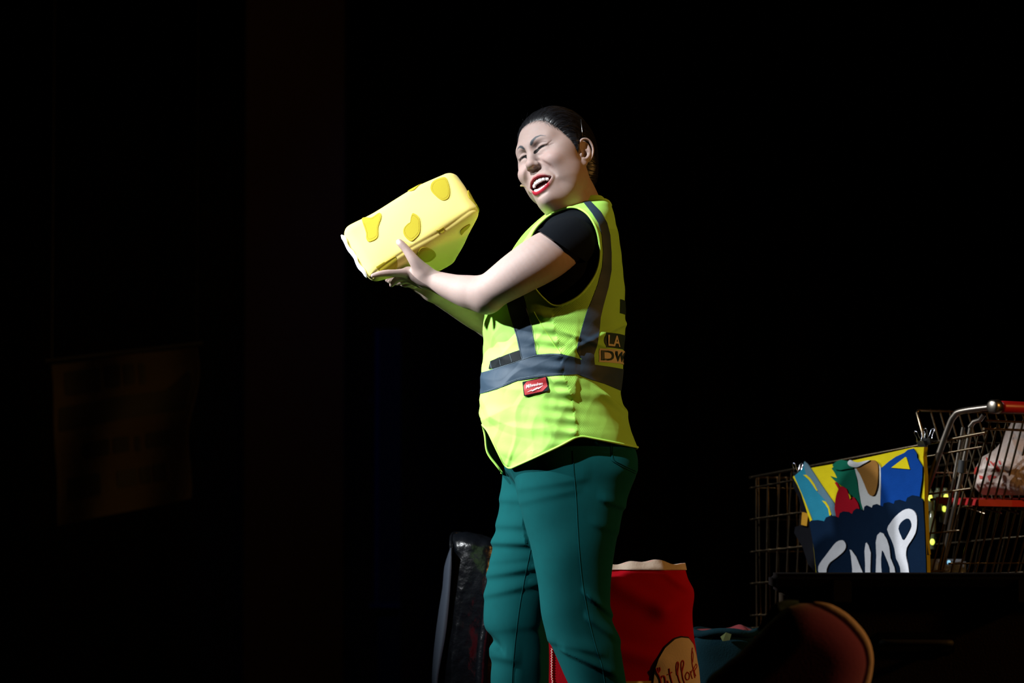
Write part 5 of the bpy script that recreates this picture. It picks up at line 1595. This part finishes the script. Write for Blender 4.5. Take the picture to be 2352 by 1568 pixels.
def build_tote():
    Zs = lambda pts: [(1820 + x * 320 / 1619, 1010 + y * 310 / 1568) for x, y in pts]
    col = {'yellow': (0.62, 0.50, 0.010), 'teal': (0.020, 0.20, 0.30), 'grey': (0.10, 0.18, 0.23), 'green': (0.006, 0.11, 0.065), 'red': (0.42, 0.008, 0.020), 'white': (0.60, 0.60, 0.60), 'brown': (0.28, 0.13, 0.03), 'blue': (0.004, 0.045, 0.24), 'navy': (0.003, 0.011, 0.030), 'letter': (0.62, 0.62, 0.66), 'black': (0.006, 0.006, 0.008), 'ochre': (0.42, 0.21, 0.02)}
    M = {k: mat(k + '_felt', tuple(0.58 * q for q in c), 0.95, bump=('noise', 420, 0.5, 0.0015), var=0.14, vscale=35, spec=0.03) for k, c in col.items()}
    nrm = -C_W                                 # outwards, to the lens
    base_v = -0.060
    def face_pt(p, d=0.0):
        """photo pixel -> point on the front plane of the tote, lifted d outwards"""
        o = cart(0, base_v - d, 0)
        dr = P(p[0], p[1], 0) - CAM
        t = ((o - CAM) @ C_W) / (dr @ C_W)
        return CAM + dr * t
    wob = lambda p: 0.010 * math.sin((p[0] - 1820) * 0.018) * math.sin((p[1] - 1000) * 0.011)
    def felt(name, pts, m, d, th=0.003, sm=0, parent=None):
        pts = np.array(Zs(pts)); pts = smooth_poly(pts, sm) if sm else pts
        P3 = np.array([face_pt(p, d) for p in pts])
        return mesh_obj(name, *extrude_poly(P3, nrm, th), M[m], parent, smooth=False)
    # bag body: a puffy box behind the front
    outline = [(10, 420), (60, 410), (215, 325), (640, 250), (930, 190), (1200, 130), (1400, 85), (1530, 82), (1520, 200), (1535, 420), (1535, 700), (1545, 1000), (1560, 1400), (1570, 1900), (300, 1900), (270, 1500), (235, 1150), (200, 930), (100, 620)]
    body = felt('snack_tote', outline, 'yellow', 0.0, 0.014)
    tag(body, 'felt tote lettered SNAP with appliqued groceries clipped to the cart', 'tote bag')
    felt('black_side_panel', [(0, 440), (40, 460), (100, 620), (200, 930), (240, 1200), (280, 1560), (180, 1440), (120, 1250), (20, 1080), (30, 1010), (95, 990), (110, 830), (70, 660), (5, 540)], 'black', -0.012, 0.035, parent=body)  # black felt along the left side of the tote
    felt('ochre_strip', [(112, 838), (186, 860), (165, 1000), (100, 985)], 'ochre', -0.006, 0.01, parent=body)
    felt('yellow_edge', [(5, 430), (22, 420), (240, 925), (222, 935), (110, 640), (60, 530)], 'yellow', 0.004, 0.006, parent=body)
    felt('teal_panel', [(22, 420), (120, 330), (138, 248), (175, 280), (230, 360), (320, 500), (430, 660), (490, 745), (505, 880), (500, 960), (240, 960), (150, 720)], 'teal', 0.004, parent=body)
    felt('grey_panel', [(135, 300), (138, 248), (175, 280), (230, 360), (320, 500), (430, 660), (490, 745), (505, 880), (460, 880), (380, 700), (250, 560), (160, 420)], 'grey', 0.0055, parent=body)
    felt('yellow_stripe', [(125, 405), (160, 405), (210, 450), (255, 515), (292, 590), (280, 590), (235, 520), (190, 460)], 'yellow', 0.007, parent=body)
    felt('yellow_stripe', [(343, 705), (385, 715), (425, 775), (452, 865), (440, 880), (428, 875), (415, 800), (380, 745)], 'yellow', 0.007, parent=body)
    felt('green_leaves', [(455, 330), (475, 315), (465, 285), (500, 280), (510, 250), (545, 245), (560, 230), (600, 240), (640, 245), (690, 300), (725, 330), (740, 420), (765, 560), (775, 650), (800, 740), (825, 830), (780, 830), (700, 680), (650, 620), (560, 520), (490, 470), (440, 420), (520, 445), (490, 380)], 'green', 0.005, parent=body)
    felt('leaf_tip', [(462, 290), (510, 250), (560, 230), (640, 245), (720, 305), (700, 330), (640, 335), (560, 350), (500, 340)], 'green', 0.010, parent=body)
    felt('red_pear', [(490, 495), (510, 490), (550, 545), (585, 540), (630, 570), (650, 620), (660, 690), (680, 660), (720, 670), (760, 730), (778, 790), (760, 880), (600, 900), (510, 910), (490, 800), (500, 680), (515, 620), (535, 570)], 'red', 0.008, parent=body)
    felt('yellow_notch', [(650, 620), (668, 640), (682, 672), (668, 690)], 'yellow', 0.0112, parent=body)
    felt('white_carton', [(722, 330), (760, 310), (900, 240), (990, 270), (1025, 320), (1030, 560), (1020, 780), (830, 830), (800, 740), (775, 600), (760, 470)], 'white', 0.006, parent=body)
    felt('brown_flap', [(740, 320), (810, 270), (880, 240), (950, 236), (985, 270), (997, 330), (990, 500), (960, 620), (925, 650), (880, 620), (830, 500), (780, 390)], 'brown', 0.010, sm=2, parent=body)
    felt('cream_lip', [(640, 265), (665, 232), (700, 250), (760, 262), (830, 245), (900, 236), (820, 280), (770, 310), (720, 318), (660, 300)], 'white', 0.014, 0.005, sm=2, parent=body)
    jug = [(1028, 330), (1120, 250), (1200, 195), (1300, 150), (1340, 115), (1405, 100), (1445, 160), (1450, 210), (1512, 310), (1508, 440), (1480, 640), (1480, 720), (1020, 790)]
    felt('blue_jug', jug, 'blue', 0.006, parent=body)
    felt('jug_handle_hole', [(1148, 322), (1310, 198), (1325, 205), (1365, 340)], 'yellow', 0.0085, 0.002, parent=body)
    sc_top = [(195, 960), (215, 935), (290, 930), (345, 940), (365, 950), (390, 900), (440, 880), (510, 890), (535, 905), (550, 850), (590, 828), (650, 835), (690, 862), (710, 820), (745, 795), (800, 810), (825, 835), (835, 775), (860, 760), (920, 790), (935, 755), (975, 745), (1050, 780), (1060, 735), (1110, 722), (1175, 745), (1190, 705), (1240, 695), (1315, 720), (1335, 670), (1390, 642), (1460, 655), (1515, 695)]
    felt('navy_front', sc_top + [(1535, 1000), (1550, 1400), (1560, 1890), (310, 1890), (280, 1560), (240, 1200), (210, 1040)], 'navy', 0.010, 0.004, parent=body)
    L = 0.0135
    felt('letter_s', [(298, 1510), (320, 1430), (380, 1350), (470, 1230), (520, 1180), (575, 1163), (615, 1195), (620, 1250), (590, 1300), (510, 1370), (440, 1420), (410, 1470), (395, 1530), (420, 1620), (520, 1700), (560, 1790), (480, 1850), (380, 1830), (380, 1790), (460, 1790), (490, 1750), (450, 1690), (340, 1620)], 'letter', L, sm=2, parent=body)
    felt('letter_n', [(665, 1272), (690, 1285), (740, 1355), (800, 1500), (845, 1600), (845, 1440), (838, 1290), (850, 1200), (862, 1190), (885, 1225), (910, 1310), (905, 1500), (900, 1800), (840, 1800), (740, 1560), (745, 1800), (690, 1800), (695, 1500), (680, 1350)], 'letter', L, parent=body)
    felt('letter_a', [(970, 1480), (975, 1340), (968, 1190), (985, 1105), (1020, 1073), (1060, 1090), (1100, 1160), (1125, 1240), (1140, 1370), (1185, 1480), (1230, 1780), (1150, 1780), (1130, 1640), (1055, 1640), (1040, 1780), (960, 1780)], 'letter', L, parent=body)
    felt('letter_a_gap', [(1040, 1285), (1055, 1310), (1100, 1420), (1120, 1480), (1125, 1560), (1040, 1560), (1032, 1480), (1030, 1380)], 'navy', L + 0.0018, 0.002, parent=body)
    felt('letter_p', [(1100, 1040), (1140, 960), (1200, 885), (1280, 820), (1350, 798), (1410, 825), (1443, 885), (1447, 980), (1430, 1080), (1380, 1170), (1330, 1250), (1320, 1340), (1335, 1420), (1350, 1500), (1370, 1780), (1290, 1780), (1250, 1480), (1205, 1380), (1185, 1260), (1150, 1160)], 'letter', L, sm=2, parent=body)
    felt('letter_p_eye', [(1232, 1030), (1260, 960), (1310, 920), (1345, 914), (1368, 945), (1376, 1000), (1340, 1080), (1290, 1160), (1265, 1120)], 'navy', L + 0.0018, 0.002, sm=2, parent=body)
    felt('lower_yellow_edge', [(1535, 970), (1552, 1090), (1585, 1330), (1575, 1330), (1560, 1330), (1545, 1200)], 'yellow', -0.004, 0.008, parent=body)

def build_clips():
    M_c = mat('black_clip_steel', (0.010, 0.010, 0.010), 0.4)
    M_w = mat('bright_clip_wire', (0.75, 0.76, 0.78), 0.2, metal=1.0)
    def clip_at(px, py, v, label, sc=1.0, lean=0.0):
        o = cart(0, v, 0); d = P(px, py, 0) - CAM; c = CAM + d * (((o - CAM) @ C_W) / (d @ C_W))
        root = empty('binder_clip', c, label, 'clip', 'binder clips on the cart rim')
        up = np.array([0, 0, 1.0]) * math.cos(lean) + C_U * math.sin(lean)
        w = 0.013 * sc
        prism = np.array([c + C_W * 0.008 * sc - up * 0.0, c - C_W * 0.008 * sc - up * 0.0, c - C_W * 0.0012 - up * 0.018 * sc, c + C_W * 0.0012 - up * 0.018 * sc])
        mesh_obj('clip_body', *extrude_poly(prism - C_U * w, -C_U, 2 * w), M_c, root, smooth=False)
        for s in (-1, 1):
            b = c + C_W * 0.007 * s * sc
            lo = [b - C_U * 0.009 * sc - up * 0.002, b - C_U * 0.005 * sc + up * 0.010 * sc + C_W * s * 0.004, b - C_U * 0.006 * sc + up * 0.022 * sc + C_W * s * 0.008, b + up * 0.027 * sc + C_W * s * 0.009, b + C_U * 0.006 * sc + up * 0.022 * sc + C_W * s * 0.008, b + C_U * 0.005 * sc + up * 0.010 * sc + C_W * s * 0.004, b + C_U * 0.009 * sc - up * 0.002]
            mesh_obj('clip_lever', *tube_mesh(smooth_poly(np.array(lo), 4, closed=False), 0.0011 * sc, 6), M_w, root)
    clip_at(1832, 1084, -0.03, 'small binder clip pinching the tote above its teal panel', 0.85)
    clip_at(2116, 1012, -0.03, 'left of the two binder clips by the yellow tote corner', 0.9, -0.25)
    clip_at(2131, 1006, -0.02, 'right of the two binder clips by the yellow tote corner', 0.9, 0.2)

def build_grocery_bag():
    # thin white carrier bag with red print sitting in the child seat
    M_p = bpy.data.materials.new('translucent_carrier_plastic'); N, Lk = nodes_of(M_p)
    b = N['Principled BSDF']; b.inputs['Base Color'].default_value = (0.62, 0.50, 0.44, 1); b.inputs['Roughness'].default_value = 0.35
    b.inputs['Transmission Weight'].default_value = 0.0
    tr = N.new('ShaderNodeBsdfTranslucent'); tr.inputs[0].default_value = (0.7, 0.5, 0.42, 1)
    mx = N.new('ShaderNodeMixShader'); mx.inputs[0].default_value = 0.3
    Lk.new(b.outputs[0], mx.inputs[1]); Lk.new(tr.outputs[0], mx.inputs[2]); Lk.new(mx.outputs[0], N['Material Output'].inputs['Surface'])
    tc = N.new('ShaderNodeTexCoord'); nt = N.new('ShaderNodeTexNoise'); nt.inputs['Scale'].default_value = 28; nt.inputs['Detail'].default_value = 6; nt.inputs['Distortion'].default_value = 1.2
    Lk.new(tc.outputs['Object'], nt.inputs['Vector']); bp = N.new('ShaderNodeBump'); bp.inputs['Strength'].default_value = 0.7; bp.inputs['Distance'].default_value = 0.01
    Lk.new(nt.outputs['Fac'], bp.inputs['Height']); Lk.new(bp.outputs[0], b.inputs['Normal'])
    M_pr = mat('red_bag_print', (0.42, 0.03, 0.02), 0.5)
    c = cart(0.665, 0.20, 0.762); Yc = c[1]
    rows = []
    for py, xl, xr in ((1112, 2262, 2440), (1100, 2244, 2452), (1075, 2236, 2458), (1055, 2238, 2458), (1030, 2256, 2452), (1010, 2280, 2440), (985, 2300, 2425), (965, 2312, 2415), (945, 2322, 2400)):
        a, b_ = P(xl, py, Yc), P(xr, py, Yc); rows.append((a[2], (a[0] + b_[0]) / 2, Yc, (b_[0] - a[0]) / 2, (b_[0] - a[0]) / 2 * 0.62))
    z0 = min(r_[0] for r_ in rows); sh = 0.7625 - z0
    rows = [(r_[0] + sh, *r_[1:]) for r_ in rows]
    F = bag_field(rows, 0.004, 2.2); V, Q = F.mesh(); V = smooth_mesh(V, Q, 2); n = vnormals(V, Q)
    V = V + n * (vnoise(V, 45, 81) * 0.004 + (1 - np.minimum(np.abs(vnoise(V, 60, 82)) * 2, 1)) * 0.004)[:, None]
    V[:, 2] = np.maximum(V[:, 2], 0.7625)
    bag = tag(mesh_obj('carrier_bag', V, Q, M_p), 'white plastic carrier bag with red print in the child seat of the cart', 'bag')
    T = tris_of(Q)
    Zg = lambda pts: [(2060 + x * 292 / 1635, 900 + y * 280 / 1568) for x, y in pts]
    for poly in ([(985, 1010), (1030, 960), (1060, 1000), (1040, 1060), (1000, 1060)], [(1060, 1070), (1110, 1080), (1120, 1110), (1070, 1120)],
                 [(1180, 880), (1210, 890), (1330, 1010), (1300, 1030)], [(1230, 930), (1270, 900), (1300, 960), (1330, 1000), (1290, 1020)], [(1300, 885), (1325, 880), (1345, 930), (1325, 940)], [(1340, 965), (1360, 960), (1366, 985), (1345, 990)],
                 [(1160, 1080), (1215, 1060), (1220, 1130), (1195, 1150)], [(1225, 1090), (1290, 1065), (1270, 1100), (1235, 1115)], [(1140, 840), (1165, 850), (1200, 950), (1180, 950)]):
        v, f = patch(V, T, Zg(poly), 0.0012, 0.0010, ymax=9)
        if len(v) > 3: mesh_obj('red_print', v, f, M_pr, bag)

def build_bottles():
    # clear jars with glowing yellow parts in the basket, glimpsed through the wires
    M_g = mat('clear_bottle_plastic', (0.10, 0.11, 0.06), 0.15, spec=0.6)
    M_y = mat('glowing_yellow', (0.75, 0.80, 0.10), 0.5, emit=((0.85, 1.0, 0.12), 1.1))
    M_b = mat('blue_white_glint', (0.4, 0.7, 0.9), 0.5, emit=((0.35, 0.75, 1.0), 0.8))
    Zg = lambda x, y: (2060 + x * 292 / 1991, 1100 + y * 230 / 1568)
    labels = ['clear jar nearest the tote, glowing yellow at its top', 'pale clear jar between the two glowing jars behind the tote', 'clear jar with a round yellow glow under the child seat', 'clear jar with a yellow glow below the middle wire', 'tall clear jar glowing low beside the tote edge']
    spots = [((512, 330), 0.30, 1), ((645, 320), 0.34, 0), ((760, 320), 0.36, 1), ((735, 500), 0.36, 1), ((545, 800), 0.30, 1)]
    for i, ((x, y), v, lit) in enumerate(spots):
        px, py = Zg(x, y)
        o = cart(0, v, 0); d = P(px, py, 0) - CAM; c = CAM + d * (((o - CAM) @ C_W) / (d @ C_W))
        hh = 0.030 if i < 4 else 0.050
        prof = [(0.0, -hh), (0.009, -hh), (0.011, -hh + .003), (0.011, hh * .5), (0.008, hh * .75), (0.0055, hh * .82), (0.0055, hh), (0.0, hh)]
        a = np.linspace(0, 2 * math.pi, 20, endpoint=False)
        V = np.array([(c[0] + r_ * math.cos(t), c[1] + r_ * math.sin(t), c[2] + z) for r_, z in prof for t in a])
        F = [[j*20+k, j*20+(k+1) % 20, (j+1)*20+(k+1) % 20, (j+1)*20+k] for j in range(len(prof) - 1) for k in range(20)]
        o_ = tag(mesh_obj('clear_jar', V, F, M_g), labels[i], 'lamp', 'small clear jars in the cart')
        if lit:
            gl = c + np.array([0, -0.0125, (0.006 if i < 4 else -0.03)])
            Fd = Field(gl - 0.015, gl + 0.015, 0.0015); Fd.add(d_ellip(gl, (0.0062, 0.004, 0.0085)))
            v_, q_ = Fd.mesh(); mesh_obj('yellow_glow', v_, q_, M_y, o_)
    px, py = Zg(700, 1325)
    o = cart(0, 0.25, 0); d = P(px, py, 0) - CAM; c = CAM + d * (((o - CAM) @ C_W) / (d @ C_W))
    pack = tag(mesh_obj('foil_pack', *bevel_box(c + np.array([-.035, -.02, -.04]), c + np.array([.06, .03, .012]), 0.006), mat('silver_foil', (0.25, 0.27, 0.30), 0.3, metal=0.7, bump=('noise', 60, 0.6, 0.01))), 'silver foil pack with blue-white glints lying low in the cart', 'pack')
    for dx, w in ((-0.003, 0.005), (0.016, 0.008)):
        g = c + np.array([dx, -0.0215, 0.004]); mesh_obj('painted_glint', *bevel_box(g - np.array([w / 2, .002, .005]), g + np.array([w / 2, .002, .005]), 0.0015), M_b, pack)  # glowing blocks stand in for glints on the foil
M_cheese = mat('pale_yellow_felt', (0.90, 0.75, 0.20), 0.9, bump=('noise', 500, 0.25, 0.0008), sheen=0.1)
M_spot = mat('mustard_felt', (0.42, 0.345, 0.010), 0.9, bump=('noise', 500, 0.25, 0.0008))
M_spotline = mat('mustard_thread', (0.40, 0.28, 0.01), 0.9)
M_zip = mat('white_cotton_tape', (0.85, 0.86, 0.9), 0.8, bump=('noise', 400, 0.4, 0.001))
M_pin = mat('steel_pin', (0.5, 0.5, 0.5), 0.3, metal=1.0)
build_stage()
build_poster()
build_person(); build_headset()
build_cheese()
build_cart(); build_tote(); build_clips(); build_grocery_bag(); build_bottles()
build_red_bag(); build_black_bag(); build_blue_bin(); build_case(); build_plush()
